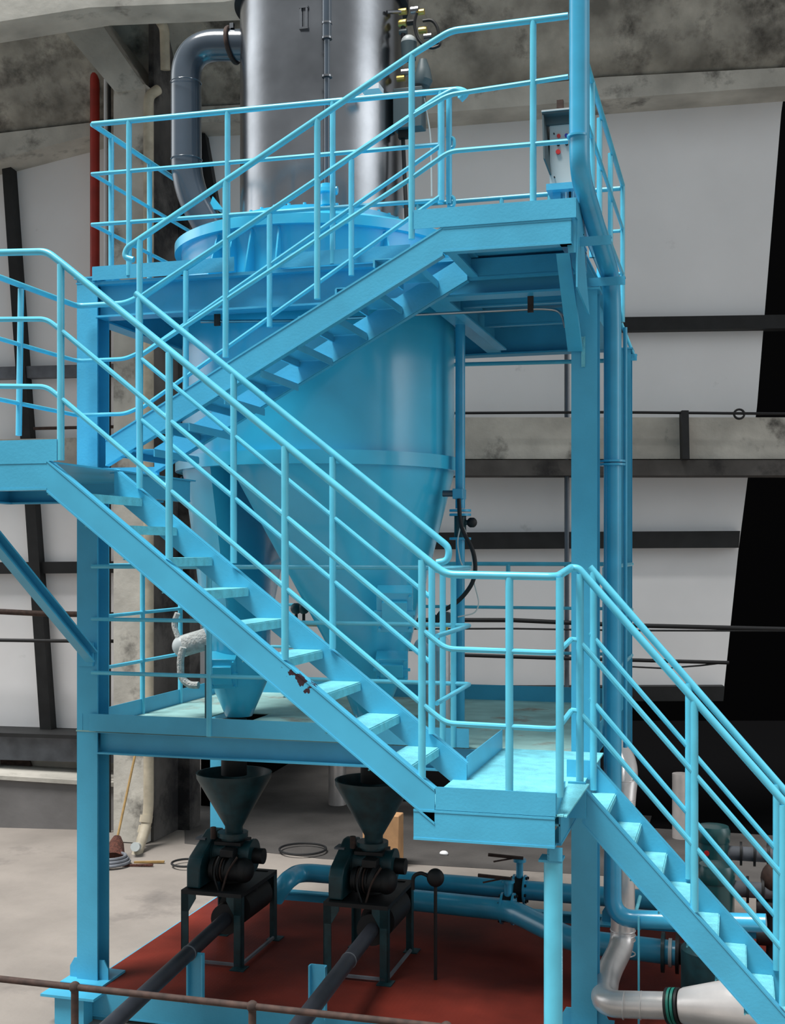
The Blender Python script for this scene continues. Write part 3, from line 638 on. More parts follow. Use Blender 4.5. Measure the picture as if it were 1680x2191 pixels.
# brackets that clamp the tall pipe + slanting angle
for (pa, pb, yy, lb) in [((1204, 520), (1308, 524), 7.25, 'upper blue angle bar clamping the slanting pipe by the upper landing'), ((1232, 606), (1338, 606), 7.95, 'lower blue angle bar clamping the tall pipe under the upper landing'), ((1322, 766), (1363, 766), 10.28, 'short blue angle bar poking out behind the tall pipe')]:
    a = P(*pa, Y=yy); b = P(*pb, Y=yy); mb = MB().bar(a, V((b.x, b.y, a.z)), .008, .055); mb.bar(a+V((0, .025, .0235)), V((b.x, b.y+.025, a.z+.0235)), .05, .008)
    tag(mb.build('pipe_bracket', 'blue'), lb, 'bracket', 'pipe brackets')
d = thing('knee_brace', P(1240, 760, Y=7.6), 'slanting blue angle brace from the upper landing down to the front right column', 'brace')
a0, a1 = P(1216, 540, Y=7.16), P(1243, 755, Y=7.84)
s0 = P(1190, 543, Y=7.16); s1 = P(1215, 752, Y=7.84)
MB().prism([s0, V((a0.x, a0.y, s0.z)), V((a1.x, a1.y, s1.z)), s1], (0, .008, 0)).build('wide_leg', 'blue', d)
MB().prism([V((a0.x, a0.y, s0.z)), V((a1.x, a1.y, s1.z)), V((a1.x, a1.y+.06, s1.z+.0)), V((a0.x, a0.y+.06, s0.z))], (.008, 0, 0)).build('narrow_leg', 'blue', d)
MB().box(P(1244, 785, Y=7.86), P(1252, 720, Y=7.86)+V((0, .01, 0))).build('cleat', 'tread', d)
d = thing('landing_hanger', P(1225, 520, Y=7.3), 'upright blue plate hanger at the right end of the upper landing', 'hanger')
a, b = P(1205, 447, Y=7.13), P(1232, 540, Y=7.13)
MB().prism([V((a.x, 7.13, a.z)), V((b.x, 7.13, a.z)), V((b.x, 7.13, b.z)), V((a.x+.03, 7.13, b.z))], (0, .01, 0)).build('face_plate', 'blue', d)
MB().prism([V((b.x, 7.14, a.z)), V((b.x, 7.14, b.z-.2)), V((b.x, 7.75, b.z-.25)), V((b.x, 7.35, a.z))], (.01, 0, 0)).build('side_plate', 'blue', d)
run('brace_rod', [P(1330, 692, Y=10.3), P(1358, 764, Y=10.3)], .014, 'rail', 'thin blue stay rod above the short angle bar', 'rod')

# ------------------------------------------------------------------ tall blue pipe at the right
XP = P(1312, 1180, Y=8.13).x
d = thing('tall_pipe', (XP, 8.13, .3), 'thick blue pipe rising in front of the right side, cranked at the top', 'pipe')
pp = [P(1232, -80, Y=7.0), P(1240, 372, Y=7.02), P(1308, 592, Y=8.1), V((P(1311, 1000, Y=8.13).x, 8.13, 3)), V((P(1311, 1000, Y=8.13).x, 8.13, P(1311, 1965, Y=8.13).z)), P(1640, 1975, Y=8.05)]
pp[3] = V((pp[4].x, 8.13, pp[2].z-.3)); pp[0].x = pp[1].x; pp[0].y = pp[1].y
MB().tube(fillet(pp, .15, 8), .0585, 24).build('pipe', 'pipe', d)
for (x, y_, Y_) in ((1236, 292, 7.01),): MB().tube([P(x, y_, Y=Y_)+V((0, 0, .006)), P(x, y_, Y=Y_)-V((0, 0, .006))], .062, 24).build('weld_ring', 'pipe', d)
for y_ in (985, 992): MB().cyl((pp[4].x, 8.13, P(1311, y_, Y=8.13).z), (pp[4].x, 8.13, P(1311, y_, Y=8.13).z-.014), .088).build('flange', 'pipe', d)
run('slim_pipe', [V((pp[4].x+.075, 8.22, P(1330, 1600, Y=8.2).z)), V((pp[4].x+.075, 8.22, P(1330, 700, Y=8.2).z))], .014, 'pipe', 'slim blue pipe running up directly behind the thick one', 'pipe')
d = thing('pipe_stay', P(1367, 2130, Y=8.0), 'thin blue stay propping the horizontal run of the tall pipe', 'stay')
a = P(1367, 1960, Y=8.04); MB().bar(V((a.x, 8.04, 0)), V((a.x, 8.04, a.z)), .012, .03, (0, 1, 0)).build('upright', 'rail', d)
MB().cyl(P(1357, 1965, Y=8.1), P(1370, 1918, Y=8.3), .012, n=8).build('strut', 'tread', d)

# ------------------------------------------------------------------ process vessel
d = thing('process_vessel', (VC.x, VC.y, ZL), 'large blue cylindrical vessel with two conical hoppers beneath, inside the tower', 'vessel')
zr = H+.62
MB().lathe(VC, [(VR, zr+.02), (VR, ZU-.02), (1.06, ZU+.2), (1.09, H+2.36)], 96).build('shell', 'vessel', d)
MB().lathe(VC, [(VR, zr+.0), (1.13, zr), (1.13, zr+.10), (VR, zr+.10)], 96).build('ring', 'vessel', d)
MB().lathe(VC, [(1.06, H+2.31), (1.135, H+2.31), (1.135, H+2.38), (1.10, H+2.40), (.72, H+2.52), (.1, H+2.52)], 96).build('lid', 'vessel', d)
MB().lathe(VC, [(.60, H+2.50), (.715, H+2.50), (.715, H+2.56), (.60, H+2.56)], 72).build('neck_flange', 'vessel', d)
for k in range(40):
    pass
mb = MB()
for k in range(36):
    a_ = 2*math.pi*k/36; c = VC+V((.685*math.cos(a_), .685*math.sin(a_), H+2.56)); mb.cyl(c, c+V((0, 0, .02)), .013, n=6)
mb.build('bolts', 'vessel', d)['kind'] = 'stuff'
for k, ang in enumerate([-113, -105, -97, -86, -45]):
    a_ = math.radians(ang); u = V((math.cos(a_), math.sin(a_), 0)); s_ = V((-u.y, u.x, 0))
    q = [VC+u*1.06+V((0, 0, ZU-.05)), VC+u*1.20+V((0, 0, ZU-.05)), VC+u*1.20+V((0, 0, ZU+.03)), VC+u*1.10+V((0, 0, H+2.30)), VC+u*1.06+V((0, 0, H+2.30))]
    MB().prism([p-s_*.006 for p in q], s_*.012).build('gusset', 'vessel', d)
def hopper(xlo, xhi, out, ztop, zmid, rmid, lean):
    N_ = 72; cx = VC.x+(max(xlo, -VR)+min(xhi, VR))/2; rs = []
    top = []; cl = V((cx, VC.y, ztop))
    for k in range(N_):
        a_ = 2*math.pi*k/N_; dx, dy = math.cos(a_), math.sin(a_); s_ = 0.0
        # march to the clipped disc outline
        lo, hi = 0.0, 3.0
        for _ in range(30):
            md = (lo+hi)/2; x = cx+dx*md-VC.x; y_ = dy*md
            if x*x+y_*y_ <= VR*VR and xlo <= x <= xhi: lo = md
            else: hi = md
        top.append(V((cx+dx*lo, VC.y+dy*lo, ztop)))
    c1 = V((out.x, out.y, zmid)); bot = [c1+V((rmid*math.cos(2*math.pi*k/N_), rmid*math.sin(2*math.pi*k/N_), 0)) for k in range(N_)]
    for j in range(0, 9):
        s_ = j/8; rs.append([a_.lerp(b_, s_) for a_, b_ in zip(top, bot)])
    rs = [[p+V((0, 0, .04)) for p in top]]+rs
    rs.append([c1+V((.105*math.cos(2*math.pi*k/N_), .105*math.sin(2*math.pi*k/N_), ZL+.0-zmid)) for k in range(N_)])
    return MB().rings(rs)
hopper(-.34, 2, OUT[1], zr+.01, ZL+.36, .25, 0).build('right_hopper', 'vessel', d, smooth=50)
hopper(-2, -.47, OUT[0], zr+.01, ZL+.33, .25, 0).build('left_hopper', 'vessel', d, smooth=50)
# inspection hatches
def hatch(px0, py0, px1, py1, Y_, tilt=0):
    a, b = P(px0, py0, Y=Y_), P(px1, py1, Y=Y_); c = (a+b)/2; wx, wz = abs(b.x-a.x), abs(a.z-b.z)
    nrm = V((0.25, -1, -.35 if not tilt else tilt)).normalized(); up = V((0, 0, 1)); u = up.cross(nrm).normalized(); v_ = nrm.cross(u)
    h = MB().obox(c+nrm*-.03, u, v_, (wx, wz, .16)).build('hatch', 'vessel', d, bevel=.004)
    MB().obox(c+nrm*.05, u, v_, (wx*1.15, wz*.1, .02)).build('hatch_strip', 'vessel', h)
    MB().obox(c+nrm*.06, u, v_, (wx*.7, wz*.6, .05)).build('hatch_cover', 'vessel', h, bevel=.004)
    for sx in (-1, 1):
        for sz in (-1, 1): MB().cyl(c+u*sx*wx*.42+v_*sz*wz*.4+nrm*.05, c+u*sx*wx*.42+v_*sz*wz*.4+nrm*.075, .012, n=6).build('bolt', 'vessel', h)
hatch(808, 1260, 882, 1352, 8.40); hatch(806, 1402, 872, 1452, 8.58); hatch(452, 1402, 505, 1472, 8.60)
# small pipe with clamp across the cylinder and access door marks
d = thing('sensing_pipe', P(440, 688, Y=7.98), 'thin unpainted conduit strapped across under the upper platform beam', 'pipe')
MB().tube(fillet([P(430, 688, Y=8.0), P(640, 686, Y=8.0), P(1160, 660, Y=8.0), P(1200, 664, Y=8.0), P(1210, 700, Y=8.0)], .06), .011, 8).build('conduit', 'steel', d)
for x, y_ in ((464, 681), (1135, 652)): MB().box(P(x-6, y_+16, Y=7.985), P(x+6, y_-22, Y=7.985)+V((0, .02, 0))).build('clamp', 'rust', d)

# ------------------------------------------------------------------ stack and duct
d = thing('steel_stack', (VC.x, VC.y, H+2.56), 'tall stainless steel cylinder standing on the blue vessel lid', 'stack')
sx = VC+V((.02, 0, 0))
MB().lathe(sx, [(.645, H+2.561), (.645, H+4.30)], 96).build('shell', 'steel', d)
MB().lathe(sx, [(.60, H+4.30), (.69, H+4.30), (.69, H+4.34), (.60, H+4.34)], 96).build('lower_flange', 'girt', d)
MB().lathe(sx, [(.60, H+4.345), (.69, H+4.345), (.69, H+4.385), (.60, H+4.385)], 96).build('upper_flange', 'girt', d)
MB().lathe(sx, [(.645, H+4.386), (.645, H+5.2)], 96).build('upper_shell', 'steel', d)
u = V((math.cos(math.radians(-104)), math.sin(math.radians(-104)), 0))
c = P(652, 40, Y=sx.y-.64)
h = MB(); 
for k in (-1, 1): h.cyl(V((c.x+k*.022, c.y-.02, c.z+.075)), V((c.x+k*.022, c.y-.02, c.z-.075)), .008, n=8)
h.box((c.x-.035, c.y-.028, c.z+.07), (c.x+.035, c.y+.06, c.z+.085)); h.box((c.x-.035, c.y-.028, c.z-.085), (c.x+.035, c.y+.06, c.z-.07)); h.build('lifting_bracket', 'steel', d)
c = P(795, 190, Y=sx.y-.60); MB().box((c.x-.07, c.y-.05, c.z-.02), (c.x+.07, c.y+.08, c.z+.02)).build('lug', 'whitepaint', d)
d = thing('duct_elbow', P(440, 470, Y=9.15), 'dark grey bent duct from the steel stack down to the vessel lid', 'duct')
pth = [P(540, 98, Y=9.1), P(430, 100, Y=9.05), P(398, 215, Y=8.98), P(399, 360, Y=8.98), P(452, 505, Y=9.0)]
pth = fillet([P(545, 97, Y=9.1), P(398, 97, Y=9.05), P(399, 400, Y=8.98), P(462, 512, Y=9.0)], .40, 14)
MB().tube(pth, .123, 28).build('duct', 'duct', d)
def ring_at(p, dr, R, r, n=28):
    dr = V(dr).normalized(); u = dr.cross(V((0, .3, 1))).normalized(); v_ = dr.cross(u)
    return MB().tube([p+u*R*math.cos(2*math.pi*i/n)+v_*R*math.sin(2*math.pi*i/n) for i in range(n)], r, 8, closed=True)
ring_at(P(497, 97, Y=9.08), (1, 0, .12), .135, .018).build('flange_ring', 'rust', d)
MB().box(P(491, 60, Y=9.0), P(499, 48, Y=9.0)+V((0, .03, 0))).build('clamp_bolt', 'steel', d)
ring_at(P(398, 178, Y=9.0), (0, 0, 1), .124, .004).build('seam', 'duct', d); ring_at(P(399, 342, Y=8.98), (0, 0, 1), .124, .004).build('seam', 'duct', d)
q = P(440, 470, Y=8.95)
MB().prism([P(455, 420, Y=8.95), P(478, 448, Y=8.95), P(445, 448, Y=8.95)], (0, .02, 0)).build('fin', 'vessel', d)
# riser pipe in front of the stack with blue fitting
d = thing('riser_pipe', P(697, 430, Y=8.42), 'slim dark riser pipe on the steel stack front with blue valve below', 'pipe')
c = P(700, 60, Y=8.42)
MB().cyl((c.x, c.y, H+2.55), (c.x, c.y, P(700, -60, Y=8.42).z), .021).build('pipe', 'duct', d)
MB().cyl((c.x, c.y, P(700, 80, Y=8.42).z), (c.x, c.y, P(700, -60, Y=8.42).z), .034).build('sleeve', 'duct', d)
for y_ in (48, 80, 162): MB().cyl((c.x, c.y, P(700, y_, Y=8.42).z), (c.x, c.y, P(700, y_, Y=8.42).z-.014), .038).build('collar', 'steel', d)
f_ = MB().cyl((c.x, c.y, P(700, 440, Y=8.42).z), (c.x, c.y, P(700, 395, Y=8.42).z), .05).build('valve_body', 'vessel', d)
MB().cyl((c.x-.08, c.y, P(700, 408, Y=8.42).z), (c.x+.08, c.y, P(700, 408, Y=8.42).z), .025).build('valve_boss', 'vessel', f_)
MB().cyl((c.x, c.y, P(700, 414, Y=8.42).z), (c.x, c.y, P(700, 406, Y=8.42).z), .08).build('valve_flange', 'vessel', f_)
# --- air set on the right of the stack
d = thing('air_valve_set', P(880, 290, Y=9.0), 'cluster of grey and brass air valves with hoses at the stack right side', 'valve')
Y_ = 9.0
c = P(875, 92, Y=Y_); MB().ball(c, (.062, .062, .06), 12).build('bowl', 'ltgrey', d); MB().cyl(c+V((0, 0, -.13)), c, .055, .062).build('bowl_body', 'dkgrey', d)
MB().tube([P(905, 128, Y=Y_), P(906, 150, Y=Y_), P(905, 172, Y=Y_), P(903, 184, Y=Y_)], [.03, .055, .075, .06], 20).build('filter_cone', 'dkgrey', d)
for (x, y_, r_, m_) in [(862, 25, .025, 'brass'), (888, 22, .03, 'steel'), (900, 26, .022, 'brass'), (862, 50, .03, 'brass'), (863, 68, .022, 'dkgrey'), (905, 65, .026, 'brass'), (916, 78, .024, 'steel'), (880, 48, .022, 'black'), (868, 155, .03, 'steel'), (858, 168, .024, 'brass')]:
    c = P(x, y_, Y=Y_); MB().cyl(c-V((.03, 0, 0)), c+V((.03, 0, 0)), r_, n=10).build('fitting', m_, d)
MB().cyl(P(828, 26, Y=8.9), P(862, 25, Y=Y_), .014, n=10).build('branch_pipe', 'steel', d)
MB().cyl(P(863, 45, Y=Y_), P(863, 90, Y=Y_), .018, n=10).build('stem', 'black', d)
for q in ([(892, 28), (886, 50), (892, 80), (905, 96)], [(905, 45), (925, 42), (938, 60), (938, 84)], [(905, 96), (925, 104), (940, 98), (942, 92), (925, 92)]):
    MB().tube(fillet([P(x, y_, Y=Y_-.03) for x, y_ in q], .06), .012, 8).build('hose', 'black', d)
a, b = P(846, 282, Y=Y_), P(908, 190, Y=Y_)
MB().box((a.x, Y_-.07, a.z), (b.x, Y_+.06, b.z)).build('cabinet', 'dkgrey', d, bevel=.006)
MB().box((a.x+.03, Y_-.03, a.z-.06), (a.x+.14, Y_+.02, a.z)).build('cabinet_foot', 'black', d)
MB().tube(fillet([P(862, 285, Y=Y_), P(866, 380, Y=Y_), P(870, 475, Y=Y_-.1)], .1), .016, 8).build('hose', 'black', d)
MB().tube(fillet([P(908, 210, Y=Y_), P(922, 290, Y=Y_), P(924, 420, Y=Y_)], .1), .006, 6).build('thin_hose', 'hosewhite', d)

# ------------------------------------------------------------------ control box
cb_Y = 9.3
a, b = P(1176, 396, Y=cb_Y), P(1246, 262, Y=cb_Y)
d = thing('control_box', (a.x+.1, cb_Y+.1, ZU), 'pale grey control box with push buttons under a rounded grey hood', 'control box')
MB().box((a.x, cb_Y, a.z), (b.x, cb_Y+.18, b.z)).build('cabinet', 'ltgrey', d, bevel=.004)
hx0 = P(1162, 260, Y=cb_Y-.05).x; z0_, z1_ = P(1162, 245, Y=cb_Y-.05).z, P(1165, 372, Y=cb_Y-.05).z
hd = MB()
hd.prism([V((hx0, cb_Y-.10, z0_-.02)), V((hx0+.01, cb_Y-.10, z1_+.1)), V((hx0+.045, cb_Y-.02, z1_)), V((hx0+.045, cb_Y+.2, z1_)), V((hx0, cb_Y+.2, z0_-.02))], (.012, 0, 0))
hd.prism([V((hx0, cb_Y-.10, z0_)), V((b.x+.04, cb_Y-.10, z0_)), V((b.x+.04, cb_Y+.2, z0_)), V((hx0, cb_Y+.2, z0_))], (0, 0, -.014))
hd.box((hx0+.01, cb_Y-.02, b.z), (b.x+.04, cb_Y+.01, z0_-.014)); hd.build('hood', 'dkgrey', d)
MB().box((hx0-.003, cb_Y-.11, z0_), (b.x+.05, cb_Y+.2, z0_+.012)).build('hood_top', 'ltgrey', d)
for (x, y_, m_, r_) in [(1196, 292, 'redbtn', .014), (1213, 291, 'bluebtn', .014), (1195, 310, 'black', .011), (1213, 309, 'black', .011), (1195, 326, 'redbtn', .018), (1186, 287, 'black', .005), (1187, 380, 'black', .005)]:
    c = P(x, y_, Y=cb_Y); MB().cyl(c+V((0, .002, 0)), c-V((0, .02, 0)), r_, n=16).build('button', m_, d)
a2 = P(1176, 400, Y=cb_Y)
MB().box((a.x-.02, cb_Y-.04, a.z-.05), (b.x+.03, cb_Y+.22, a.z-.001)).build('base', 'blue', d)
for sx_ in (a.x+.05, b.x-.03):
    MB().box((sx_-.03, cb_Y+.03, ZU+.005), (sx_+.03, cb_Y+.15, a.z-.05)).build('leg', 'blue', d)
for k in range(4): 
    x_ = a.x+.12+k*.03; MB().cyl((x_, cb_Y+.05, ZU+.01), (x_, cb_Y+.05, a.z-.05), .009, n=8).build('cable', 'black' if k % 2 else 'whitepaint', d)
c = P(1200, 228, Y=cb_Y+.12)
MB().box((c.x-.03, c.y-.01, z0_+.012), (c.x+.02, c.y+.03, c.z+.05)).build('cable_gland', 'rust', d)

# ------------------------------------------------------------------ line at the right of the vessel
d = thing('air_line', P(985, 1500, Y=8.7), 'slender blue vertical line with a flanged valve to the right of the vessel', 'pipe')
Y_ = 8.95; c = P(985, 1180, Y=Y_); zf = lambda y_: P(985, y_, Y=Y_).z
MB().cyl((c.x, Y_, zf(1088)), (c.x, Y_, zf(640)), .037).build('upper_pipe', 'pipe', d)
for y_ in (1090, 1099, 1150): MB().cyl((c.x, Y_, zf(y_)), (c.x, Y_, zf(y_)-.018), .082).build('flange', 'pipe', d)
MB().cyl((c.x, Y_, zf(1150)), (c.x, Y_, zf(1100)), .045).build('valve_body', 'teal', d)
a = P(1010, 1118, Y=Y_); MB().cyl((c.x, Y_, a.z), a, .02, n=10).build('valve_stem', 'teal', d); MB().ball(a, .04, 8).build('positioner', 'black', d)
MB().cyl((c.x, Y_, ZL+.0), (c.x, Y_, zf(1150)), .034).build('lower_pipe', 'pipe', d)
a, b = P(972, 1068, Y=Y_-.03), P(993, 1046, Y=Y_-.03); MB().box((a.x, Y_-.09, a.z), (b.x, Y_+.05, b.z)).build('solenoid_box', 'pipe', d, bevel=.004)
MB().cyl(P(948, 1056, Y=Y_), P(975, 1056, Y=Y_), .025, n=12).build('nipple', 'duct', d)
run('black_hose', fillet([P(982, 1068, Y=8.85), P(985, 1130, Y=8.8), P(1016, 1180, Y=8.78), P(1018, 1240, Y=8.78), P(985, 1285, Y=8.8), P(940, 1312, Y=8.8), P(934, 1330, Y=8.8)], .2), .016, 'black', 'thick black hose curving down from the box on the slender blue line', 'hose')
run('white_hose', fillet([P(985, 1128, Y=8.84), P(978, 1160, Y=8.83), P(985, 1200, Y=8.83), P(992, 1215, Y=8.83)], .2), .005, 'hosewhite', 'thin white hose, short one inside the black hose loop', 'hose')
run('white_hose', fillet([P(992, 1128, Y=8.84), P(1012, 1180, Y=8.83), P(1010, 1230, Y=8.83), P(1026, 1290, Y=8.83), P(1018, 1312, Y=8.83), P(980, 1320, Y=8.83)], .2), .005, 'hosewhite', 'thin white hose drooping lowest beyond the black hose', 'hose')
# insulated double pipe behind the newel post on the lower deck
for (x, y0_, r_, Yk, lb) in [(947, 1392, .058, 9.1, 'aluminium-clad pipe stub on the lower deck, right of the pair'), (918, 1408, .05, 9.25, 'aluminium-clad pipe stub on the lower deck, left of the pair')]:
    c = P(x, y0_, Y=Yk); d = thing('clad_pipe', (c.x, c.y, ZL), lb, 'pipe', 'clad pipe stubs')
    MB().cyl((c.x, c.y, ZL), (c.x, c.y, c.z), r_).build('cladding', 'alu', d)
    MB().tube(fillet([V((c.x, c.y, c.z)), V((c.x, c.y, c.z+.06)), V((c.x-.10, c.y+.05, c.z+.10))], .07), r_*1.05, 20).build('elbow', 'whitepaint', d)
    MB().cyl((c.x, c.y, P(x, 1440, Y=Yk).z), (c.x, c.y, P(x, 1443, Y=Yk).z), r_*1.06).build('band', 'alu', d)
d = thing('instrument_head', P(950, 1335, Y=8.85), 'small black dial and brass fitting by the clad pipe stubs', 'gauge')
c = P(955, 1322, Y=8.85); MB().cyl(c-V((0, .03, 0)), c+V((0, .03, 0)), .045).build('dial', 'dkgrey', d); MB().cyl(c-V((0, 0, .1)), c, .014).build('stem', 'brass', d)
MB().ball(c+V((-.10, .02, -.02)), .045, 8).build('valve_knob', 'black', d)
# hinged white end pipe at the left of the deck
d = thing('insulated_pipe', P(400, 1380, Y=8.9), 'grey insulated pipe end with lagged hoses at the left of the lower deck', 'pipe')
MB().tube([P(460, 1362, Y=8.8), P(395, 1381, Y=8.75)], .085, 24).build('pipe', 'lag', d)
MB().ball(P(392, 1382, Y=8.75), .087, 12).build('end_cap', 'ltgrey', d)
MB().tube(fillet([P(384, 1372, Y=8.72), P(371, 1335, Y=8.72), P(380, 1312, Y=8.72)], .1), .022, 10).build('upper_hose', 'lag', d)
MB().tube(fillet([P(392, 1385, Y=8.65), P(386, 1410, Y=8.65), P(387, 1450, Y=8.66), P(405, 1466, Y=8.66), P(425, 1466, Y=8.66)], .08), .028, 10).build('lower_hose', 'lag', d)
run('support_bar', [P(442, 1380, Y=8.6), V((P(442, 1380, Y=8.6).x, 8.6, ZL))], .014, 'teal', 'dark upright bar on the deck in front of the left hopper', 'bar')
d = thing('cross_pipe', P(640, 1325, Y=9.9), 'row of small dark valves on a thin pipe between the two hoppers', 'pipe')
MB().cyl(P(620, 1335, Y=9.9), P(930, 1338, Y=9.9), .022, n=10).build('pipe', 'drain', d)
for x in (634, 650, 688): MB().ball(P(x, 1302, Y=9.88), .05, 8).build('valve', 'teal', d); MB().cyl(P(x, 1302, Y=9.88), P(x, 1335, Y=9.9), .014, n=8).build('stem', 'black', d)
d = thing('level_switch', P(388, 1040, Y=8.9), 'small dark blue and red fitting on the vessel left shoulder', 'fitting')
c = P(384, 1036, Y=8.85); MB().cyl(c-V((.05, 0, .03)), c+V((.05, 0, .03)), .04).build('body', 'teal', d); MB().bar(c+V((-.06, -.04, .05)), c+V((.10, -.04, -.01)), .03, .014).build('strip', 'redbtn', d)

# ------------------------------------------------------------------ feeder machines under the deck
def feeder(label):
    cx, cy = -3.785, 8.79; d = thing('rotary_feeder', (cx, cy, 0), label, 'machine', 'feeders under the tower')
    x0, x1, y0, y1, zt = -4.03, -3.54, 8.42, 9.16, .56
    for x in (x0, x1):
        for y_ in (y0, y1):
            l = MB(); sx_ = 1 if x == x0 else -1; sy = 1 if y_ == y0 else -1
            l.box((min(x, x+sx_*.06), min(y_, y_+sy*.008), .012), (max(x, x+sx_*.06), max(y_, y_+sy*.008), zt-.03)); l.box((min(x, x+sx_*.008), min(y_, y_+sy*.06), .012), (max(x, x+sx_*.008), max(y_, y_+sy*.06), zt-.03))
            l.prism([V((x, y_, zt-.03)), V((x+sx_*.12, y_, zt-.03)), V((x+sx_*.12, y_, zt-.06)), V((x+sx_*.06, y_, zt-.16)), V((x, y_, zt-.16))], (0, sy*.008, 0))
            lo = l.build('leg', 'teal', d)
            MB().box((x-.05+sx_*.02, y_-.06, 0), (x+.06+sx_*.02, y_+.06, .012)).build('foot_plate', 'teal', lo)
    fr_ = MB(); fr_.box((x0, y0, zt-.03), (x1, y0+.05, zt)).box((x0, y1-.05, zt-.03), (x1, y1, zt)).box((x0, y0+.05, zt-.03), (x0+.05, y1-.05, zt)).box((x1-.05, y0+.05, zt-.03), (x1, y1-.05, zt)); fr_.build('table_frame', 'black', d)
    MB().box((x0+.05, y0+.05, zt-.02), (x1-.05, y1-.05, zt-.008)).build('table_plate', 'black', d)
    for y_ in (y0+.01,): MB().bar((x0+.05, y_, .03), (x1-.02, y_, .03), .02, .02).build('brace', 'girtgrey', d)
    MB().bar((x1-.01, y0+.05, .03), (x1-.01, y1-.05, .03), .02, .02).build('brace', 'girtgrey', d)
    # belt guard: tall sloping housing at the left
    gq = [V((x0+.0, y0+.06, zt)), V((x0+.0, y0+.06, zt+.30)), V((x0+.05, y0+.16, zt+.42)), V((x0+.15, y0+.42, zt+.50)), V((x0+.15, y0+.56, zt+.40)), V((x0+.02, y0+.5, zt))]
    gy = [(y0+.05, zt), (y0+.05, zt+.17), (y0+.09, zt+.23), (y0+.40, zt+.37), (y0+.50, zt+.37), (y0+.54, zt+.31), (y0+.5, zt+.15), (y0+.38, zt)]
    MB().prism([V((x0+.02, a_, b_)) for a_, b_ in gy], (.11, 0, 0)).build('belt_guard', 'teal', d, bevel=.012)
    MB().box((x0-.01, y0+.28, zt+.315), (x0+.07, y0+.4, zt+.33)).build('guard_clip', 'girtgrey', d)
    # motor with ribs lying along X
    mz, my = zt+.12, y0+.22
    mo = MB().cyl((x0+.16, my, mz), (x1-.04, my, mz), .085); mo.build('motor', 'black', d)
    for k in range(5): MB().cyl((x0+.19+k*.022, my, mz), (x0+.20+k*.022, my, mz), .096).build('motor_rib', 'rust' if k % 2 else 'black', d)
    MB().cyl((x0+.30, my, mz+.02), (x0+.33, my, mz+.01), .108).build('coupling_ring', 'black', d)
    MB().ball((x1-.07, my, mz), (.08, .09, .095), 10).build('gear_case', 'black', d)
    MB().box((x0+.24, my-.05, mz+.10), (x0+.35, my+.05, mz+.16)).build('terminal_box', 'black', d, bevel=.006)
    MB().tube(fillet([V((x0+.26, my-.1, mz+.12)), V((x0+.22, my-.13, mz+.0)), V((x0+.27, my-.14, mz-.13))], .1), .008, 6).build('cable', 'black', d)
    MB().tube(fillet([V((x0+.40, my-.08, mz+.12)), V((x0+.34, my-.13, mz+.02)), V((x0+.30, my-.14, mz-.13))], .1), .008, 6).build('cable', 'rust', d)
    # rotary valve body
    vy = cy+.0
    MB().cyl((cx-.12, vy, zt+.20), (cx+.19, vy, zt+.20), .115).build('valve_body', 'teal', d)
    for xx in (-.13, -.02, .08, .18): MB().cyl((cx+xx, vy, zt+.20), (cx+xx+.02, vy, zt+.20), .128).build('valve_flange', 'teal', d)
    MB().cyl((cx+.20, vy, zt+.20), (cx+.28, vy, zt+.20), .06).build('bearing', 'black', d)
    MB().cyl((cx+.01, vy, zt-.008), (cx+.01, vy, zt+.12), .09).build('outlet', 'black', d)
    MB().box((cx-.09, vy-.11, zt+.29), (cx+.13, vy+.11, zt+.315)).build('inlet_flange', 'black', d)
    MB().cyl((cx+.02, vy, zt+.315), (cx+.02, vy, zt+.34), .09).build('inlet_neck', 'teal', d)
    MB().cyl((cx+.02, vy, zt+.34), (cx+.02, vy, zt+.375), .12).build('clamp_ring', 'teal', d)
    MB().cyl((cx-.11, vy-.08, zt+.33), (cx-.11, vy-.08, zt+.42), .022, n=10).build('grease_cup', 'rust', d)
    # blower tee under the table and its black end flange
    MB().cyl((cx+.12, vy-.20, zt-.16), (cx+.12, vy+.26, zt-.16), .13).build('blow_tee', 'black', d)
    MB().cyl((cx+.12, vy+.0, zt-.12), (cx+.12, vy+.0, zt-.02), .1).build('tee_neck', 'black', d)
    # funnel
    fx, zc, zf_ = cx+.03, H-1.52, zt+.37
    MB().lathe((fx, vy, 0), [(.07, zf_), (.07, zf_+.05), (.29, zc-.24), (.295, zc-.20), (.28, zc-.20), (.27, zc-.25), (.05, zf_+.06)], 48, cap=False).build('funnel', 'teal', d)
    MB().lathe((fx, vy, 0), [(.10, zc-.22), (.10, ZL-.012)], 32).build('feed_spout', 'black', d)
    return d
fd1 = feeder('dark feeder machine with funnel on a four-legged table, left one, under the platform')
fd2 = copy_tree(fd1); fd2.location.x += 1.137; fd2['label'] = 'dark feeder machine with funnel on a four-legged table, right one, under the middle stairs'
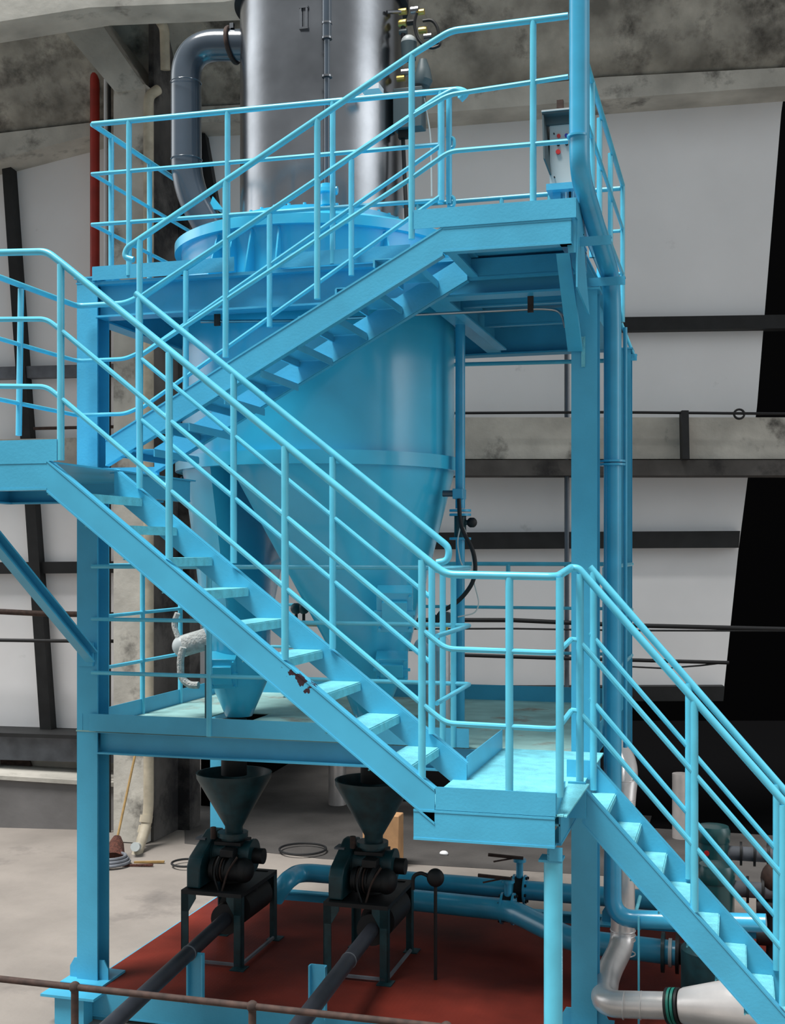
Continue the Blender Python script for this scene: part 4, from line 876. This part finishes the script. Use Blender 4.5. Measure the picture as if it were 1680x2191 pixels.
# conveying pipes from the machines towards the viewer
for k, dx in enumerate((0, 1.137)):
    a0 = P(488, 1962, Y=8.5)+V((dx, 0, 0)); 
    d = thing('conveying_pipe', (a0.x, 7.3, GZ), ('dark pipe sloping from the left feeder out to the lower left', 'dark pipe sloping from the right feeder out past the blue post')[k], 'pipe')
    a1 = P(240, 2191, Y=6.45) if k == 0 else P(642, 2191, Y=6.55)
    a0 = P(488, 1962, Y=8.5) if k == 0 else P(800, 1985, Y=8.5)
    a2 = a1+(a1-a0)*.5
    MB().tube([a0, a2], .052, 20).build('pipe', 'dkpipe', d)
    u = (a0-a1).normalized(); MB().cyl(a0-u*.06, a0+u*.02, .115).build('end_flange', 'black', d)
    e = a0+(a1-a0)*.40; MB().cyl(e-u*.006, e+u*.006, .056).build('joint_ring', 'girtgrey', d)
    s0 = P(421, 2038, Y=7.72) if k == 0 else P(682, 2064, Y=7.70)
    d = thing('pipe_support', (s0.x, s0.y, 0), ('blue channel post propping the left dark pipe', 'blue channel post propping the right dark pipe')[k], 'post')
    MB().box((s0.x-.055, s0.y+.0, 0), (s0.x+.055, s0.y+.008, s0.z)).build('web', 'blue', d)
    for sx_ in (-1, 1): MB().box((s0.x+sx_*.055-.005, s0.y-.04, 0), (s0.x+sx_*.055+.005, s0.y, s0.z-.0)).build('flange', 'blue', d)
# foreground guard rail
yg = 5.3
d = thing('guard_rail', (P(160, 2110, Y=yg).x, yg, GZ), 'rusty brown pipe guard rail across the bottom left foreground', 'railing')
r0, r1 = P(160, 2112, Y=yg), P(540, 2156, Y=yg); u = (r1-r0).normalized()
r1 = V((r1.x, r1.y, r0.z))
MB().tube([V((-4.6, yg, r0.z)), V((.1, yg, r0.z))], .0165, 12).build('top_rail', 'rust', d)
for x in (r0.x, r1.x, r1.x+(r1.x-r0.x)): 
    MB().cyl((x, yg, GZ), (x, yg, r0.z-.02), .0185).build('post', 'rust', d); MB().ball((x, yg, r0.z-.0), .028, 8).build('joint', 'rust', d)

# ------------------------------------------------------------------ blue floor pipes and valves
d = thing('blue_main', P(1000, 1900, Y=9.55), 'rear blue horizontal pipe behind the feeders, with a bent left end', 'pipe')
zp = P(1000, 1893, Y=10.0).z
MB().tube(fillet([P(588, 1922, Z=zp-.14), P(612, 1886, Z=zp+.01), V((P(640, 1880, Y=10.0).x, 10.0, zp)), V((P(1500, 1900, Y=9.95).x, 9.95, zp))], .15, 8), .078, 24).build('pipe', 'pipe', d)
zq = P(1000, 1935, Y=9.65).z
g1, g2, g3, g4 = P(895, 1925, Z=zq), P(1095, 1948, Z=zq), P(1225, 2012, Z=zq), P(1450, 2040, Z=zq)
d = thing('blue_main', (g2.x, g2.y, 0), 'front blue horizontal pipe with a bend towards the pump, beside the pipe post', 'pipe')
MB().tube(fillet([g1-V((.3, 0, 0)), g2, g3, g4], .16, 8), .086, 24).build('pipe', 'pipe', d)
def bvalve(c, R, tip, label, hz_, mt='pipe'):
    d = thing('butterfly_valve', (c.x, c.y, c.z-R), label, 'valve', 'butterfly valves')
    for k in (-1, 1):
        fo = MB().cyl(c+V((k*.045-.008, 0, 0)), c+V((k*.045+.008, 0, 0)), R, n=32).build('flange', mt, d)
        for q in range(8):
            a_ = q*math.pi/4+.2; p_ = c+V((k*.053, R*.84*math.cos(a_), R*.84*math.sin(a_))); MB().cyl(p_, p_+V((k*.016, 0, 0)), .012, n=6).build('bolt', 'black', fo)
    MB().cyl(c-V((.034, 0, 0)), c+V((.034, 0, 0)), R*.86, n=32).build('disc_body', 'black', d)
    MB().cyl(c+V((0, 0, R*.8)), c+V((0, 0, hz_)), .03, n=12).build('neck', mt, d)
    MB().cyl(c+V((0, 0, hz_-.01)), c+V((0, 0, hz_+.012)), .055, n=12).build('top_flange', mt, d)
    MB().bar(c+V((.03, 0, hz_+.02)), c+V((tip, -.02, hz_+.035)), .03, .022).build('lever', 'rust', d)
    MB().bar(c+V((-.05, 0, hz_+.015)), c+V((tip*.8, -.06, hz_-.01)), .016, .01).build('lever_catch', 'rust', d)
    return d
v1 = P(1087, 1944, Z=zq); bvalve(v1, .125, -.24, 'butterfly valve with rusty lever on the front blue pipe', .22)
v2 = V((P(1112, 1893, Y=9.98).x, 9.98, zp)); bvalve(v2, .12, -.26, 'butterfly valve with rusty lever on the rear blue pipe', .24)
c = g4+V((-.05, 0, 0)); d = thing('flange_joint', (c.x, c.y, c.z-.14), 'bolted black flange pair where the front blue pipe meets the pump', 'flange')
for dx, m_ in ((-.05, 'teal'), (.0, 'ltgrey'), (.05, 'black')): MB().cyl(c+V((dx-.012, 0, 0)), c+V((dx+.012, 0, 0)), .14 if m_ != 'ltgrey' else .10, n=32).build('flange', m_, d)
d = thing('hose_gauge', P(930, 1875, Y=8.6), 'round black gauge head on a bent stem beside the right feeder', 'gauge')
c = P(932, 1878, Y=8.6); MB().ball(c, (.065, .05, .068), 12).build('head', 'black', d)
MB().cyl(V((c.x, c.y, .004)), c, .013, n=8).build('stem', 'black', d)
MB().tube(fillet([c-V((.06, 0, -.01)), c+V((-.11, 0, .03)), c+V((-.17, 0, .0)), c+V((-.17, 0, -.10))], .06), .014, 8).build('hose', 'black', d)
# --- aluminium-clad line
d = thing('clad_line', P(1320, 2140, f=8), 'silvery aluminium-clad pipe dropping behind the stair and turning right at the floor', 'pipe')
q = [P(1314, 1585, f=8.75), P(1343, 1640, f=8.55), P(1333, 1720, f=8.42), P(1325, 2020, f=8.42), P(1300, 2085, f=8.1), P(1290, 2148, f=7.7), P(1438, 2152, f=7.5)]
q[3] = V((q[2].x, q[2].y, q[3].z))
MB().tube(fillet(q, .12, 8), .083, 28).build('cladding', 'alu', d)
for y_ in (1668, 1712, 1990, 2000, 2010, 2040):
    z_ = P(1327, y_, f=8.42).z
    ring_at(V((q[2].x, q[2].y, z_)), (0, 0, 1), .084, .005).build('band', 'alu', d)
for x in (1335, 1372): ring_at(P(x, 2151, f=7.62-(x-1335)*.001), (CA, SA-.3, 0), .084, .004).build('band', 'alu', d)
c = P(1441, 2152, f=7.5); ux = V((q[6]-q[5])).normalized()
d = thing('green_flange', (c.x, c.y, c.z-.12), 'dark green bolted flange pair between the clad pipe and cone', 'flange')
for dx, m_ in ((-.03, 'black'), (-.012, 'green'), (.012, 'green'), (.035, 'black')): MB().cyl(c+ux*(dx-.008), c+ux*(dx+.008), .108, n=32).build('ring', m_, d)
d = thing('clad_cone', (c.x+.3, c.y, 0), 'large silvery cone reducer lying at the bottom right under the stair', 'reducer')
MB().tube([c+ux*.05, c+ux*.07, c+ux*.62, c+ux*.9], [.10, .11, .215, .215], 40).build('cladding', 'alu', d)
# --- pumps
def pump(px, py, f, hgt, label):
    c = P(px, py, f=f); d = thing('vertical_pump', (c.x, c.y, 0), label, 'pump', 'vertical pumps')
    R = .135
    MB().lathe((c.x, c.y, 0), [(R, .012), (R, c.z-.10), (R+.0, c.z-.03), (R*.9, c.z-.01), (.02, c.z)], 40).build('motor', 'pumpteal', d)
    MB().lathe((c.x, c.y, 0), [(R+.004, c.z-.13), (R+.008, c.z-.12), (R+.008, c.z-.03), (R*.95, c.z+.004), (.02, c.z+.012)], 40).build('fan_cover', 'pumpteal', d)
    MB().lathe((c.x, c.y, 0), [(.19, .0), (.19, .03), (.15, .05), (.15, .2), (R, .25)], 40).build('base', 'black', d)
    b_ = c+V((-.05, -R-.005, -.20)); MB().cyl(b_, b_-V((0, .012, 0)), .022).build('cap', 'redbtn', d)
    MB().cyl((c.x+R*.9, c.y, .55), (c.x+.5, c.y, .55), .06).build('branch_pipe', 'girtgrey', d)
    for k in range(3): MB().cyl((c.x+.22+k*.11, c.y, .55), (c.x+.24+k*.11, c.y, .55), .10).build('flange', 'black', d)
    return d
pump(1533, 1850, 9.3, 0, 'dark teal vertical pump motor, the nearer of two behind the lowest flight')
pump(1526, 1768, 10.4, 0, 'dark teal vertical pump motor, the farther of two behind the lowest flight')
d = thing('valve_wheel', P(1650, 1860, f=9), 'reddish black valve assembly at the right edge behind the lowest flight', 'valve')
c = P(1654, 1880, f=9.2); MB().cyl((c.x, c.y, 0), (c.x, c.y, c.z), .05).build('stem', 'black', d); MB().ball(c, (.09, .09, .12), 10).build('body', 'rust', d)
for k in (0, 1): MB().cyl(c+V((-.12, 0, -.22-k*.22)), c+V((.2, 0, -.22-k*.22)), .07).build('branch', 'black', d); 
d = thing('suction_block', P(1500, 2080, f=8.2), 'squat black pump casing on the red plate under the lowest flight', 'pump')
c = P(1525, 2060, f=8.25); MB().lathe((c.x, c.y, 0), [(.21, 0), (.21, .42), (.17, .47), (.05, .48)], 36).build('casing', 'teal', d)
MB().cyl(g4+V((.02, 0, 0)), V((c.x, g4.y-.1, g4.z)), .075).build('inlet', 'black', d)
bpy.context.view_layer.update()
